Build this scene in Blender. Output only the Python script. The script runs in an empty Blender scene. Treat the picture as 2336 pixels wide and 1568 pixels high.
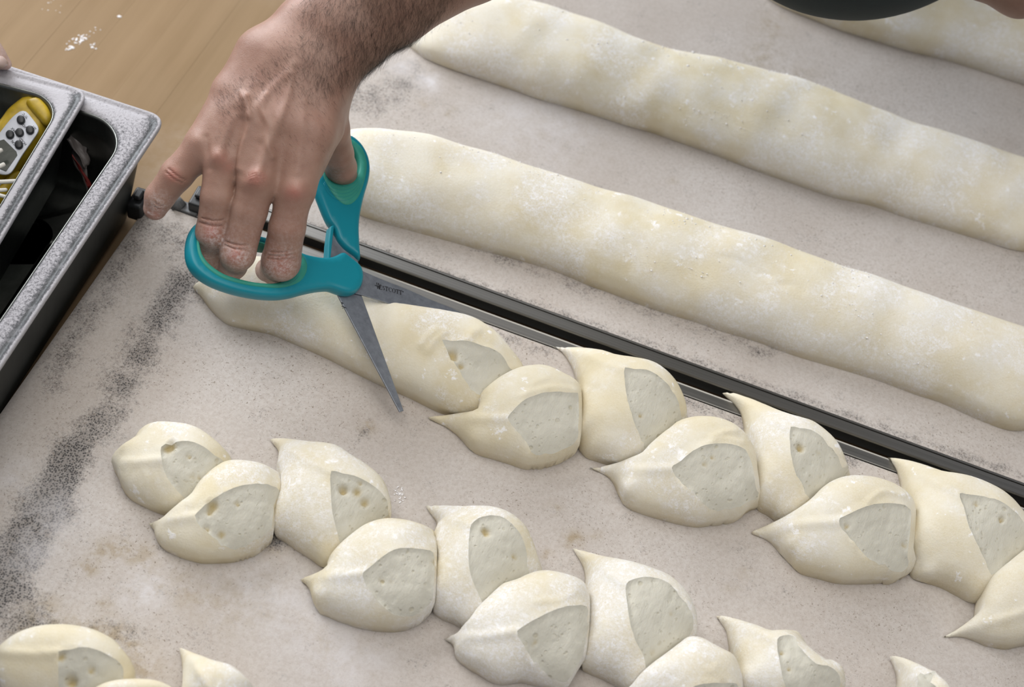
import bpy, math, random
import numpy as np
from math import sin, cos, radians, sqrt, pi
from mathutils import Matrix, Vector, geometry

random.seed(7); rng = np.random.default_rng(11)
SC = bpy.context.scene

# ------------------------------------------------------------------ camera
W, H, FPX = 2336, 1568, 3244.0
PITCH, YAW, ROLL, DIST = radians(53), radians(-8.25), radians(-13.5), 1.2
def cam_axes(p, yaw, roll):
    f = np.array([sin(yaw)*cos(p), cos(yaw)*cos(p), -sin(p)]); r = np.array([cos(yaw), -sin(yaw), 0.0])
    d = np.cross(f, r); c, s = cos(roll), sin(roll)
    return c*r+s*d, -s*r+c*d, f
RX, DN, FW = cam_axes(PITCH, YAW, ROLL)
RM = np.array([RX, DN, FW]); CAM = -FW*DIST
cd = bpy.data.cameras.new('camera'); cam = bpy.data.objects.new('camera', cd); SC.collection.objects.link(cam)
cd.sensor_width = 36.0; cd.lens = 36.0*FPX/W; cd.clip_start = .05; cd.clip_end = 30
cam.matrix_world = Matrix(((RX[0], -DN[0], -FW[0], CAM[0]), (RX[1], -DN[1], -FW[1], CAM[1]), (RX[2], -DN[2], -FW[2], CAM[2]), (0, 0, 0, 1)))
cd.dof.use_dof = True; cd.dof.focus_distance = 1.11; cd.dof.aperture_fstop = 5.6
SC.camera = cam

# ------------------------------------------------------------------ light and exposure
wd = bpy.data.worlds.new('world'); SC.world = wd; wd.use_nodes = True
wd.node_tree.nodes['Background'].inputs[0].default_value = (.80, .86, 1.0, 1); wd.node_tree.nodes['Background'].inputs[1].default_value = .22
def area(name, loc, target, sx, sy, power, col):
    l = bpy.data.lights.new(name, 'AREA'); l.shape = 'RECTANGLE'; l.size = sx; l.size_y = sy; l.energy = power; l.color = col
    o = bpy.data.objects.new(name, l); SC.collection.objects.link(o); o.location = loc
    o.rotation_euler = (Vector(target)-Vector(loc)).to_track_quat('-Z', 'Y').to_euler(); return o
area('window_light', (-2.15, 1.35, 1.55), (-.1, 0, 0), 2.4, 1.7, 132, (.95, .97, 1.0))
area('overhead_fill', (-0.25, -.2, 2.5), (0, 0, 0), 2.2, 1.8, 44, (1, .96, .90))  # added fill from overhead to brighten the dough, not a known fixture
area('side_fill', (1.4, -.3, 2.1), (.2, .2, 0), 1.6, 1.2, 15, (1, .97, .93))  # second fill, added at the right to lighten the shadow under the torso
SC.view_settings.view_transform = 'Standard'; SC.view_settings.look = 'None'; SC.view_settings.gamma = 1
SC.view_settings.use_curve_mapping = False; SC.view_settings.exposure = -0.19
SC.cycles.max_bounces = 8

# ------------------------------------------------------------------ pixel <-> world
def ray(px, py): return RM.T @ np.array([(px-W/2)/FPX, (py-H/2)/FPX, 1.0])
def at(px, py, z=0.0):
    d = ray(px, py); return CAM + d*((z-CAM[2])/d[2])
def dep(px, py, t): return CAM + ray(px, py)*t
def onplane(px, py, P, n):
    d = ray(px, py); return CAM + d*(np.dot(P-CAM, n)/np.dot(d, n))
def proj(P):
    v = (np.atleast_2d(P)-CAM) @ RM.T; return np.stack([W/2+FPX*v[:, 0]/v[:, 2], H/2+FPX*v[:, 1]/v[:, 2]], 1)
def Z(ox, oy, s, *pts): return [(ox+x/s, oy+y/s) for x, y in pts]

# ------------------------------------------------------------------ object helpers
BASE = {}
def base_of(o):
    while o.parent: o = o.parent
    return np.array(BASE.get(o.name, (0, 0, 0)), float)
def props(o, label=None, cat=None, group=None, kind=None):
    for k, v in (('label', label), ('category', cat), ('group', group), ('kind', kind)):
        if v: o[k] = v
    return o
def thing(name, loc, label, cat, group=None):
    o = bpy.data.objects.new(name, None); SC.collection.objects.link(o); o.location = tuple(loc); o.empty_display_size = .02
    BASE[o.name] = tuple(loc); return props(o, label, cat, group)
def mesh(name, V, F, mat, parent=None, smooth=True, loc=None, **kw):
    V = np.asarray(V, float)
    b = base_of(parent) if parent else np.array(loc if loc is not None else (0, 0, 0), float)
    me = bpy.data.meshes.new(name); me.from_pydata((V-b).tolist(), [], [tuple(int(i) for i in f) for f in F])
    me.materials.append(mat)
    if smooth: me.polygons.foreach_set('use_smooth', [True]*len(me.polygons))
    me.update(); o = bpy.data.objects.new(name, me); SC.collection.objects.link(o)
    if parent: o.parent = parent
    else: o.location = tuple(b); BASE[o.name] = tuple(b)
    return props(o, **kw)
def attr(o, name, vals):
    a = o.data.attributes.new(name, 'FLOAT', 'POINT'); a.data.foreach_set('value', np.asarray(vals, np.float32))
def fix_normals(o):
    import bmesh
    bm = bmesh.new(); bm.from_mesh(o.data); bmesh.ops.recalc_face_normals(bm, faces=bm.faces); bm.to_mesh(o.data); bm.free(); return o
def box_vf(lo, hi, R=None, c=None):
    V = np.array([[x, y, z] for x in (lo[0], hi[0]) for y in (lo[1], hi[1]) for z in (lo[2], hi[2])], float)
    F = [(0, 1, 3, 2), (4, 6, 7, 5), (0, 4, 5, 1), (2, 3, 7, 6), (0, 2, 6, 4), (1, 5, 7, 3)]
    if R is not None: V = V @ np.array(R).T
    if c is not None: V = V + c
    return V, F
def merge(*parts):
    V = []; F = []; n = 0
    for v, f in parts:
        V.append(np.asarray(v, float)); F += [tuple(i+n for i in q) for q in f]; n += len(v)
    return np.concatenate(V), F
def tube(P, R, n=12, cap=True, flat=None):
    P = np.asarray(P, float); R = np.broadcast_to(np.asarray(R, float), (len(P),)); V = []; F = []
    T = np.gradient(P, axis=0); T /= np.linalg.norm(T, axis=1)[:, None]
    up = np.array([0, 0, 1.0]) if abs(T[0][2]) < .9 else np.array([1.0, 0, 0])
    for i in range(len(P)):
        a = np.cross(T[i], up); a /= np.linalg.norm(a); b = np.cross(a, T[i]); up = b
        for k in range(n):
            w = 2*pi*k/n; V.append(P[i]+R[i]*(cos(w)*a+sin(w)*b))
    for i in range(len(P)-1):
        for k in range(n):
            k2 = (k+1) % n; F.append((i*n+k, i*n+k2, (i+1)*n+k2, (i+1)*n+k))
    if cap: F += [tuple(range(n))[::-1], tuple(range((len(P)-1)*n, len(P)*n))]
    return np.array(V), F
def bevel(o, w, seg=2):
    m = o.modifiers.new('bevel', 'BEVEL'); m.width = w; m.segments = seg; m.limit_method = 'ANGLE'; return o
def catmull(P, step, closed=True):
    P = np.asarray(P, float); n = len(P); out = []
    rngi = range(n) if closed else range(n-1)
    for i in rngi:
        if closed: p0, p1, p2, p3 = P[(i-1) % n], P[i], P[(i+1) % n], P[(i+2) % n]
        else: p0, p1, p2, p3 = P[max(i-1, 0)], P[i], P[i+1], P[min(i+2, n-1)]
        L = np.linalg.norm(p2-p1); m = max(1, int(round(L/step)))
        # centripetal-ish: limit tangents to the chord so sharp tips stay sharp
        t1 = (p2-p0)*.5; t2 = (p3-p1)*.5
        for t in (t1, t2):
            l = np.linalg.norm(t)
            if l > L: t *= L/l
        for k in range(m):
            u = k/m; out.append((2*u**3-3*u*u+1)*p1+(u**3-2*u*u+u)*t1+(-2*u**3+3*u*u)*p2+(u**3-u*u)*t2)
    if not closed: out.append(P[-1])
    return np.array(out)

# ------------------------------------------------------------------ materials
class NT:
    def __init__(s, name):
        s.m = bpy.data.materials.new(name); s.m.use_nodes = True; s.t = s.m.node_tree
        s.b = s.t.nodes['Principled BSDF']; s.co = s.t.nodes.new('ShaderNodeTexCoord').outputs['Object']
    def n(s, typ, **inp):
        nd = s.t.nodes.new('ShaderNode'+typ)
        for k, v in inp.items():
            key = int(k[1:]) if k[0] == '_' and k[1:].isdigit() else k.replace('_', ' ')
            if hasattr(v, 'is_linked') or isinstance(v, bpy.types.NodeSocket): s.t.links.new(v, nd.inputs[key])
            else: nd.inputs[key].default_value = v
        return nd
    def noise(s, scale, detail=3, rough=.55, co=None):
        return s.n('TexNoise', Vector=co or s.co, Scale=scale, Detail=detail, Roughness=rough).outputs['Fac']
    def vor(s, scale, co=None):
        return s.n('TexVoronoi', Vector=co or s.co, Scale=scale).outputs['Distance']
    def rng(s, v, a, b, c=0., d=1.):
        nd = s.n('MapRange', Value=v); nd.inputs[1].default_value = a; nd.inputs[2].default_value = b
        nd.inputs[3].default_value = c; nd.inputs[4].default_value = d; return nd.outputs[0]
    def math(s, op, a, b=0.):
        nd = s.t.nodes.new('ShaderNodeMath'); nd.operation = op
        for i, v in enumerate((a, b)):
            if isinstance(v, bpy.types.NodeSocket): s.t.links.new(v, nd.inputs[i])
            else: nd.inputs[i].default_value = v
        return nd.outputs[0]
    def mix(s, f, a, b):
        nd = s.t.nodes.new('ShaderNodeMix'); nd.data_type = 'RGBA'
        for i, v in ((0, f), (6, a), (7, b)):
            if isinstance(v, bpy.types.NodeSocket): s.t.links.new(v, nd.inputs[i])
            else: nd.inputs[i].default_value = v if i == 0 else (*v, 1) if len(v) == 3 else v
        return nd.outputs[2]
    def att(s, name):
        nd = s.t.nodes.new('ShaderNodeAttribute'); nd.attribute_name = name; return nd.outputs['Fac']
    def mapc(s, scale=(1, 1, 1), rot=(0, 0, 0)):
        nd = s.t.nodes.new('ShaderNodeMapping'); s.t.links.new(s.co, nd.inputs[0])
        nd.inputs['Scale'].default_value = scale; nd.inputs['Rotation'].default_value = rot; return nd.outputs[0]
    def out(s, col, rough=.6, metal=0., bump=None, bs=.3, bd=.001, **kw):
        for key, v in (('Base Color', col), ('Roughness', rough), ('Metallic', metal)):
            if isinstance(v, bpy.types.NodeSocket): s.t.links.new(v, s.b.inputs[key])
            else: s.b.inputs[key].default_value = (*v, 1) if key == 'Base Color' else v
        for k, v in kw.items(): s.b.inputs[k.replace('_', ' ')].default_value = v
        if bump is not None:
            nd = s.n('Bump', Height=bump, Strength=bs, Distance=bd); s.t.links.new(nd.outputs[0], s.b.inputs['Normal'])
        return s.m

def m_dough(name, flour=.5, seedy=0.0):
    t = NT(name)
    base = t.mix(t.rng(t.noise(26, 4, .6), .40, .62), (.69, .61, .42), (.75, .695, .55))
    big = t.rng(t.noise(17, 5, .65), .58-.28*flour, .70-.18*flour)
    fine = t.rng(t.noise(850, 6, .9), .49-.04*flour, .54)
    mid = t.rng(t.noise(260, 6, .95), .51-.03*flour, .55)
    haze = t.math('MULTIPLY', t.rng(t.noise(9, 4), .38, .60, .08, .24+.30*flour), t.rng(t.noise(700, 5, .85), .36, .60, .15, 1.))
    f = t.math('MULTIPLY', big, t.math('MAXIMUM', t.math('MULTIPLY', fine, .75), mid))
    spots = t.math('MULTIPLY', t.rng(t.noise(60, 4, .7), .632-.04*flour, .665), t.rng(t.noise(300, 3), .35, .6, .4, 1.))
    f = t.math('MAXIMUM', t.math('MAXIMUM', f, haze), spots)
    col = t.mix(f, base, (.90, .885, .87))
    h = t.math('ADD', t.math('MULTIPLY', t.noise(560, 3, .7), .45+.9*flour), t.math('ADD', t.math('MULTIPLY', f, .3), t.math('MULTIPLY', t.noise(60, 3), .7)))
    return t.out(col, .85, bump=h, bs=.42, bd=.0009, Subsurface_Weight=.05, Subsurface_Radius=(.010, .007, .004), Subsurface_Scale=.25, Specular_IOR_Level=.15)
def m_crumb():
    t = NT('cut_crumb')
    pore = t.att('pore')
    v = t.n('TexVoronoi', Vector=t.co, Scale=230.)
    vd = t.rng(v.outputs['Distance'], .05, .30)
    big = t.rng(t.vor(95), .10, .22)
    sel = t.rng(t.noise(120, 2), .52, .60, 1, 0)
    holes = t.math('MAXIMUM', t.math('MINIMUM', vd, 1.), sel)
    sel2 = t.rng(t.noise(45, 1), .50, .56, 1, 0)
    holes2 = t.math('MAXIMUM', big, sel2)
    hh = t.math('MULTIPLY', holes, holes2)
    base = t.mix(t.noise(35, 4, .6), (.52, .50, .42), (.67, .645, .555))
    col = t.mix(t.rng(hh, 0, 1, .45, 0), base, (.48, .43, .29))
    col = t.mix(pore, col, (.45, .36, .18))
    st = t.noise(1, 4, .65, co=t.mapc((190, 75, 90), (0, 0, .25)))
    h = t.math('ADD', t.math('MULTIPLY', st, .9), t.math('ADD', t.math('MULTIPLY', hh, .5), t.math('MULTIPLY', t.noise(70, 4), .9)))
    return t.out(col, .62, bump=h, bs=.75, bd=.0014, Subsurface_Weight=.15, Subsurface_Radius=(.01, .008, .005), Subsurface_Scale=.35, Specular_IOR_Level=.3)
def m_cloth():
    t = NT('board_cloth')
    base = t.mix(t.rng(t.noise(7, 4), .35, .68), (.475, .432, .395), (.560, .525, .495))
    base = t.mix(t.rng(t.noise(330, 4, .85), .42, .62, 0, .42), base, (.36, .30, .26))
    br = t.math('MULTIPLY', t.att('brown'), t.rng(t.noise(85, 5, .7), .38, .60))
    base = t.mix(t.math('MINIMUM', br, .8), base, (.33, .26, .165))
    wv = t.n('TexVoronoi', Vector=t.mapc((1, 1, .01)), Scale=620.); wv.inputs['Randomness'].default_value = .8
    sp = t.math('ADD', t.noise(40, 5, .75), t.math('MULTIPLY', t.noise(480, 4, .85), 1.15))
    d = t.math('ADD', t.math('MULTIPLY', t.att('dark'), .72), sp)
    dk = t.math('MULTIPLY', t.rng(d, 1.20, 1.55), t.rng(wv.outputs['Distance'], .62, .25, .45, 1.))
    base = t.mix(t.math('MINIMUM', dk, .92), base, (.035, .035, .037))
    spk = t.math('MULTIPLY', t.rng(t.noise(560, 3, .7), .60, .68), t.rng(t.noise(9, 3), .36, .62, .1, .85))
    base = t.mix(spk, base, (.18, .14, .10))
    fl = t.math('MULTIPLY', t.att('floury'), t.rng(t.noise(60, 5, .7), .35, .6))
    base = t.mix(fl, base, (.64, .62, .63))
    h = t.math('ADD', t.math('MULTIPLY', wv.outputs['Distance'], .8), t.noise(300, 3))
    return t.out(base, .9, bump=h, bs=.35, bd=.0005, Specular_IOR_Level=.15)
def m_simple(name, col, rough=.5, metal=0., var=.08, sc=30, bs=.15, **kw):
    t = NT(name); c2 = tuple(max(0, c*(1-var*2)) for c in col); n = t.noise(sc, 4, .6)
    return t.out(t.mix(t.rng(n, .35, .65), col, c2), rough, metal, bump=t.noise(sc*8, 3), bs=bs, bd=.0004, **kw)
def m_wood():
    t = NT('maple_wood'); oi = t.t.nodes.new('ShaderNodeObjectInfo').outputs['Random']
    g = t.noise(1, 5, .6, co=t.mapc((60, 3, 10))); g2 = t.noise(6, 3)
    c = t.mix(t.rng(g, .3, .7), (.27, .187, .106), (.215, .145, .078))
    c = t.mix(t.rng(g2, .35, .7, 0, .5), c, (.29, .21, .13))
    c = t.mix(t.rng(oi, 0, 1, 0, .3), c, (.31, .20, .11))
    fl = t.math('MULTIPLY', t.rng(t.noise(4.2, 3), .50, .68), t.rng(t.noise(22, 5, .7), .40, .70, 0, .55))
    c = t.mix(fl, c, (.60, .54, .50))
    return t.out(c, .8, bump=g, bs=.1, bd=.0005, Specular_IOR_Level=.15)
def m_steel(name, col=(.50, .50, .49), rough=.32, sc=(4, 300, 300), flour=0.):
    t = NT(name); g = t.noise(1, 4, .6, co=t.mapc(sc))
    c = t.mix(t.rng(g, .3, .7), col, tuple(x*.72 for x in col)); met = 1.0; r = rough
    if flour:
        a = t.att('flour')
        f = t.math('MULTIPLY', t.rng(t.math('ADD', a, t.math('MULTIPLY', t.noise(430, 5, .85), 1.2)), .98, 1.22), 1.)
        f = t.math('MAXIMUM', f, t.math('MULTIPLY', a, t.rng(t.noise(110, 3), .55, .7)))
        c = t.mix(f, c, (.43, .42, .445)); met = t.rng(f, 0, 1, 1, 0); r = t.rng(f, 0, 1, rough, .9)
        return t.out(c, r, met, bump=t.math('ADD', f, t.noise(500, 2)), bs=.7, bd=.0008)
    return t.out(c, r, met, bump=g, bs=.06, bd=.0003)
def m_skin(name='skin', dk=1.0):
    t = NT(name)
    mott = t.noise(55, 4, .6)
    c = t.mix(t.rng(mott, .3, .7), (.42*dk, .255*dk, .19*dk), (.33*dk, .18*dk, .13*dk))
    c = t.mix(t.rng(t.noise(18, 3), .4, .7, 0, .35), c, (.47*dk, .26*dk, .20*dk))
    c = t.mix(t.math('MULTIPLY', t.att('red'), t.rng(t.noise(140, 3), .2, .8, .45, 1)), c, (.50, .17, .135))
    c = t.mix(t.math('MULTIPLY', t.att('fur'), .55), c, (.17, .095, .06))
    pale = t.att('pale'); c = t.mix(pale, c, (.66, .50, .45))
    f = t.math('MULTIPLY', t.att('flour'), t.rng(t.noise(330, 5, .8), .42, .66))
    c = t.mix(f, c, (.70, .63, .62))
    cr = t.vor(330); lines = t.n('TexVoronoi', Vector=t.mapc((1, 1.6, 1)), Scale=720.); lines.feature = 'DISTANCE_TO_EDGE'
    h = t.math('ADD', t.math('MULTIPLY', t.rng(lines.outputs['Distance'], 0, .15), .16), t.math('ADD', t.math('MULTIPLY', t.noise(160, 4), .6), t.math('MULTIPLY', t.noise(900, 3, .8), .25)))
    h = t.math('ADD', h, t.math('MULTIPLY', t.att('crease'), -2.2))
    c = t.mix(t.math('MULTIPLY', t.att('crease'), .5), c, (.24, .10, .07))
    return t.out(c, .44, bump=h, bs=.5, bd=.0006, Subsurface_Weight=.12, Subsurface_Radius=(.012, .004, .002), Subsurface_Scale=.5, Specular_IOR_Level=.5)
def m_flour(name='flour_white'):
    return m_simple(name, (.84, .82, .82), .95, var=.04, sc=200, bs=.4)

M_LOG = m_dough('dough_floured', .62); M_EPI = m_dough('dough_skin', .34); M_EPI2 = m_dough('dough_skin_dusted', .78); M_CUT = m_crumb()
M_CLOTH = m_cloth(); M_WOOD = m_wood(); M_RAIL = m_steel('rail_steel', (.27, .262, .245), .40, (3, 500, 60))
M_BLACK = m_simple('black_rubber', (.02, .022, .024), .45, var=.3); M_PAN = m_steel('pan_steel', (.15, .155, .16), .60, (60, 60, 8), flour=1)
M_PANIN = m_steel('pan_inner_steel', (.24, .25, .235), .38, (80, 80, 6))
M_PANOUT = m_steel('pan_outer_steel', (.045, .055, .055), .45, (260, 260, 14))  # reflection of a dark room is put into this low base colour
M_TEAL = m_simple('teal_plastic', (.004, .235, .305), .38, var=.04, sc=12, bs=.05, Specular_IOR_Level=.45)
M_GRIP = m_simple('green_soft_grip', (.03, .30, .225), .55, var=.06, sc=40, bs=.1)
M_BLADE = m_steel('blade_steel', (.34, .365, .41), .50, (200, 200, 40)); M_INK = m_simple('black_ink', (.012, .012, .016), .6)
M_YEL = m_simple('yellow_plastic', (.50, .34, .015), .45, var=.2, sc=60); M_LABEL = m_simple('pale_label', (.55, .57, .62), .5)
M_SCREEN = m_simple('dark_screen', (.035, .04, .03), .25); M_WHITE = m_simple('white_plastic', (.72, .70, .64), .4)
M_SKIN = m_skin('skin', .85); M_APRON = m_simple('dark_apron', (.008, .018, .020), .85, sc=90, bs=.3); M_FLOUR = m_flour()
M_HAIR = m_simple('dark_hair', (.035, .02, .013), .6, var=.3, sc=200); M_BAG = m_simple('plastic_bag', (.13, .115, .11), .35, sc=50); M_RED = m_simple('red_print', (.14, .012, .010), .5)
M_CHAR = m_simple('worn_grey_plastic', (.16, .165, .17), .6, var=.35, sc=90, bs=.5)

# ------------------------------------------------------------------ generic tessellation of a 2D outline
def inside(P, poly):
    x, y = P[:, 0], P[:, 1]; r = np.zeros(len(P), bool); n = len(poly)
    for i in range(n):
        x1, y1 = poly[i]; x2, y2 = poly[(i+1) % n]
        c = ((y1 > y) != (y2 > y)); 
        if y1 != y2: r ^= c & (x < (x2-x1)*(y-y1)/(y2-y1)+x1)
    return r
def dist_poly(P, poly, closed=True):
    d = np.full(len(P), 1e9); n = len(poly)
    for i in range(n if closed else n-1):
        a = poly[i]; b = poly[(i+1) % n]; ab = b-a; L = ab@ab
        if L < 1e-18: continue
        t = np.clip(((P-a)@ab)/L, 0, 1); d = np.minimum(d, np.linalg.norm(P-(a+t[:, None]*ab), axis=1))
    return d
def poly_normals(poly):
    e = np.roll(poly, -1, 0)-np.roll(poly, 1, 0); n = np.stack([e[:, 1], -e[:, 0]], 1); n /= np.linalg.norm(n, axis=1)[:, None]+1e-12
    A = np.sum(poly[:, 0]*np.roll(poly[:, 1], -1)-np.roll(poly[:, 0], -1)*poly[:, 1])
    return n if A > 0 else -n
def tess(poly, step, rings=(), holes=(), lines=()):
    """constrained triangulation; returns V2, F, boundary count"""
    pts = [poly]; edges = [(i, (i+1) % len(poly)) for i in range(len(poly))]; n = len(poly); fences = [poly]
    for h in holes:
        pts.append(h); edges += [(n+i, n+(i+1) % len(h)) for i in range(len(h))]; n += len(h); fences.append(h)
    nb = n
    for l in lines:
        pts.append(l); edges += [(n+i, n+(i+1) % len(l)) for i in range(len(l))]; n += len(l)
    keep = []
    for r in rings:
        for k, fpoly in enumerate(fences):
            nn = poly_normals(fpoly)*(1 if k == 0 else -1); q = fpoly-nn*r
            ok = inside(q, poly)
            for h in holes: ok &= ~inside(q, h)
            q = q[ok]; d = np.min([dist_poly(q, fp) for fp in fences], axis=0); keep.append(q[d > r*.8])
    rm = max(rings) if rings else 0
    lo = poly.min(0); hi = poly.max(0)
    gx, gy = np.meshgrid(np.arange(lo[0], hi[0], step), np.arange(lo[1], hi[1], step*.866)); gx[1::2] += step/2
    g = np.stack([gx.ravel(), gy.ravel()], 1); ok = inside(g, poly)
    for h in holes: ok &= ~inside(g, h)
    g = g[ok]; d = np.min([dist_poly(g, fp) for fp in fences], axis=0); g = g[d > rm+step*.5]
    for l in lines: g = g[dist_poly(g, l) > step*.45]
    keep = [k if not len(lines) else k[np.min([dist_poly(k, l) for l in lines], axis=0) > step*.3] for k in keep if len(k)]
    allp = np.concatenate(pts+keep+[g])
    r = geometry.delaunay_2d_cdt([Vector(p) for p in allp], edges, [], 0, 1e-7)
    V = np.array([tuple(v) for v in r[0]]); F = [tuple(f) for f in r[2]]
    C = np.array([V[list(f)].mean(0) for f in F]); ok = inside(C, poly)
    for h in holes: ok &= ~inside(C, h)
    F = [f for f, o in zip(F, ok) if o]
    used = sorted({i for f in F for i in f}); mp = {j: i for i, j in enumerate(used)}
    V = V[used]; F = [tuple(mp[i] for i in f) for f in F]
    d = np.min([dist_poly(V, fp) for fp in fences], axis=0); return V, F, d < 1e-6
def solve(V, F, bd, rhs, bc):
    """cotan Laplacian: -lap u = rhs, u = bc on boundary (conjugate gradient)"""
    F = np.array(F); n = len(V); I = []; J = []; Wt = []; M = np.zeros(n)
    for a, b, c in ((0, 1, 2), (1, 2, 0), (2, 0, 1)):
        p, q, r = V[F[:, a]], V[F[:, b]], V[F[:, c]]
        e1, e2 = p-r, q-r; cr = np.abs(e1[:, 0]*e2[:, 1]-e1[:, 1]*e2[:, 0])+1e-14
        w = np.clip((e1*e2).sum(1)/cr*.5, .001, 50); I += [F[:, a], F[:, b]]; J += [F[:, b], F[:, a]]; Wt += [w, w]
        M += np.bincount(F[:, a], cr/6, n)
    I = np.concatenate(I); J = np.concatenate(J); Wt = np.concatenate(Wt); D = np.bincount(I, Wt, n); fr = ~bd
    def A(x): return (D*x-np.bincount(I, Wt*x[J], n))*fr
    u = np.where(bd, bc, 0.0); b = M*rhs*fr; r = (b-A(u))*fr; z = r/D; p = z.copy(); rz = r@z
    for _ in range(900):
        Ap = A(p); al = rz/(p@Ap+1e-30); u += al*p; r -= al*Ap; z = r/D; rz2 = r@z
        if rz2 < 1e-22*(1+rz): break
        p = z+rz2/rz*p; rz = rz2
    return u
def nearest(P, Q, vals):
    out = np.empty(len(P)); 
    for i in range(0, len(P), 400):
        d = ((P[i:i+400, None]-Q[None])**2).sum(2); out[i:i+400] = vals[d.argmin(1)]
    return out

FWH = np.array([FW[0], FW[1]])/np.hypot(FW[0], FW[1])
def pillow(px, Hmax, step=.0022, cut=None, zmin=0.0, ridges=(), pores=(), lift=0.0, flat=1.0):
    """inflate a traced silhouette into a dough body of real thickness resting on the cloth"""
    P = catmull(px, 10.0)
    zc = np.full(len(P), Hmax*.3); body = None
    for it in range(2):
        poly = np.array([at(x, y, z)[:2] for (x, y), z in zip(P, zc)])
        V, F, bd = tess(poly, .004, rings=(.0012, .003))
        u = solve(V, F, bd, np.ones(len(V)), 0.0); s = np.sqrt(np.maximum(2*u, 0))
        nn = poly_normals(poly); R = np.zeros(len(poly))
        live = np.ones(len(poly), bool)
        for k in (.0012, .003, .006, .010, .015, .021, .028, .036):
            q = poly-nn*k; live &= inside(q, poly); live &= dist_poly(q, poly) > k*(.72 if k < .02 else .5)
            R = np.maximum(R, np.where(live, nearest(q, V, s), 0))
            if k == .0012: R = np.maximum(R, .0015)
        R = np.convolve(np.r_[R[-2:], R, R[:2]], np.array([.1, .2, .4, .2, .1]), 'valid')
        T = Hmax*np.minimum(1, R/max(R.max()*.8, 1e-6))
        far = nn@FWH; zc = T*(.42+.20*far)+.0008+lift*0
    poly = np.array([at(x, y, z)[:2] for (x, y), z in zip(P, zc)])
    lines = []; cutxy = None
    def build(step, lines, rings):
        V, F, bd = tess(poly, step, rings=rings, lines=lines)
        s = np.sqrt(np.maximum(2*solve(V, F, bd, np.ones(len(V)), 0.0), 0))
        bc = np.zeros(len(V)); bc[bd] = nearest(V[bd], poly, zc)
        zr = solve(V, F, bd, np.zeros(len(V)), bc); sm = s.max()
        top = zr + (s/sm)**.84*(Hmax-np.median(zr[s > sm*.85]))*flat
        bot = np.maximum(0, zr - s*Hmax*1.5/sm)
        return V, F, bd, s, zr, top, bot
    V, F, bd, s, zr, top, bot = build(.003, [], (.0008, .0022))
    def lift3(ptsx):
        pp = proj(np.c_[V, top]); zz = nearest(np.asarray(ptsx, float), pp, top); return np.array([at(x, y, z)[:2] for (x, y), z in zip(ptsx, zz)])
    if cut is not None:
        cp = catmull(cut, 11.0); cutxy = lift3(cp)
        ins = inside(cutxy, poly) & (dist_poly(cutxy, poly) > .0012)
        # pull points that fall off the body back inside
        c0 = cutxy[ins].mean(0)
        for i in np.where(~ins)[0]:
            for f in np.linspace(1, .3, 40):
                q = c0+(cutxy[i]-c0)*f
                if inside(q[None], poly)[0] and dist_poly(q[None], poly)[0] > .0014: cutxy[i] = q; break
        keepi = [0]
        for i in range(1, len(cutxy)):
            if np.linalg.norm(cutxy[i]-cutxy[keepi[-1]]) > .0012: keepi.append(i)
        cutxy = cutxy[keepi]; lines = [cutxy]
    V, F, bd, s, zr, top, bot = build(step, lines, (.0007, .0018, .0036))
    org = top.copy(); inn = np.zeros(len(V), bool); pore = np.zeros(len(V))
    ramp = np.clip(s/s.max()*2.2, 0, 1)
    # gentle lumps
    ph = rng.uniform(0, 6.28, 6); 
    for _ in range(14):
        k_ = rng.uniform(45, 190); t_ = rng.uniform(0, 6.28); top += ramp*.028/k_*np.sin(k_*(V[:, 0]*cos(t_)+V[:, 1]*sin(t_))+rng.uniform(0, 6.28))
    PX = proj(np.c_[V, org])
    for line, w, a in ridges:
        top += ramp*a*np.exp(-(dist_poly(PX, catmull(line, 8, False), False)/w)**2)
    if cut is not None:
        inn = inside(V, cutxy); dc = dist_poly(V, cutxy); cn = poly_normals(cutxy)
        left = cutxy[(cn@np.array([.92, -.38])) < -.15]
        dl = np.min(np.linalg.norm(V[:, None]-left[None], axis=2), axis=1) if len(left) else dc
        right = cutxy[(cn@np.array([.92, -.38])) > .25]
        dr = np.min(np.linalg.norm(V[:, None]-right[None], axis=2), axis=1) if len(right) else dc
        low = .0040*(1-np.exp(-(dl/.014)**1.6))*np.clip(dr/.020, 0, 1)
        top -= np.where(inn, low*np.clip(org/.03, .3, 1)+.0006*np.clip(dc/.0012, 0, 1), 0)
        top += np.where(~inn, .0007*np.exp(-(dc/.003)**2), 0)*ramp + np.where(inn & (dc < 1e-5), .0007, 0)*ramp
        for (x, y, r, dd) in pores:
            w = np.exp(-(((PX-np.array([x, y]))**2).sum(1)/r**2)**1.5)*inn; top -= w*dd; pore = np.maximum(pore, w)
        k = rng.choice(np.where(inn)[0], min(22, int(inn.sum()))) if inn.sum() > 5 else []
        for i in k:
            w = np.exp(-(((V-V[i])**2).sum(1)/rng.uniform(.0009, .0022)**2))*inn; top -= w*rng.uniform(.0004, .0012)
    top = np.maximum(top, bot+.0002); top = np.where(bd, zr, top)
    return V, F, bd, zr, top, bot, (inn if cut is None else inside, cutxy), pore
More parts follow.
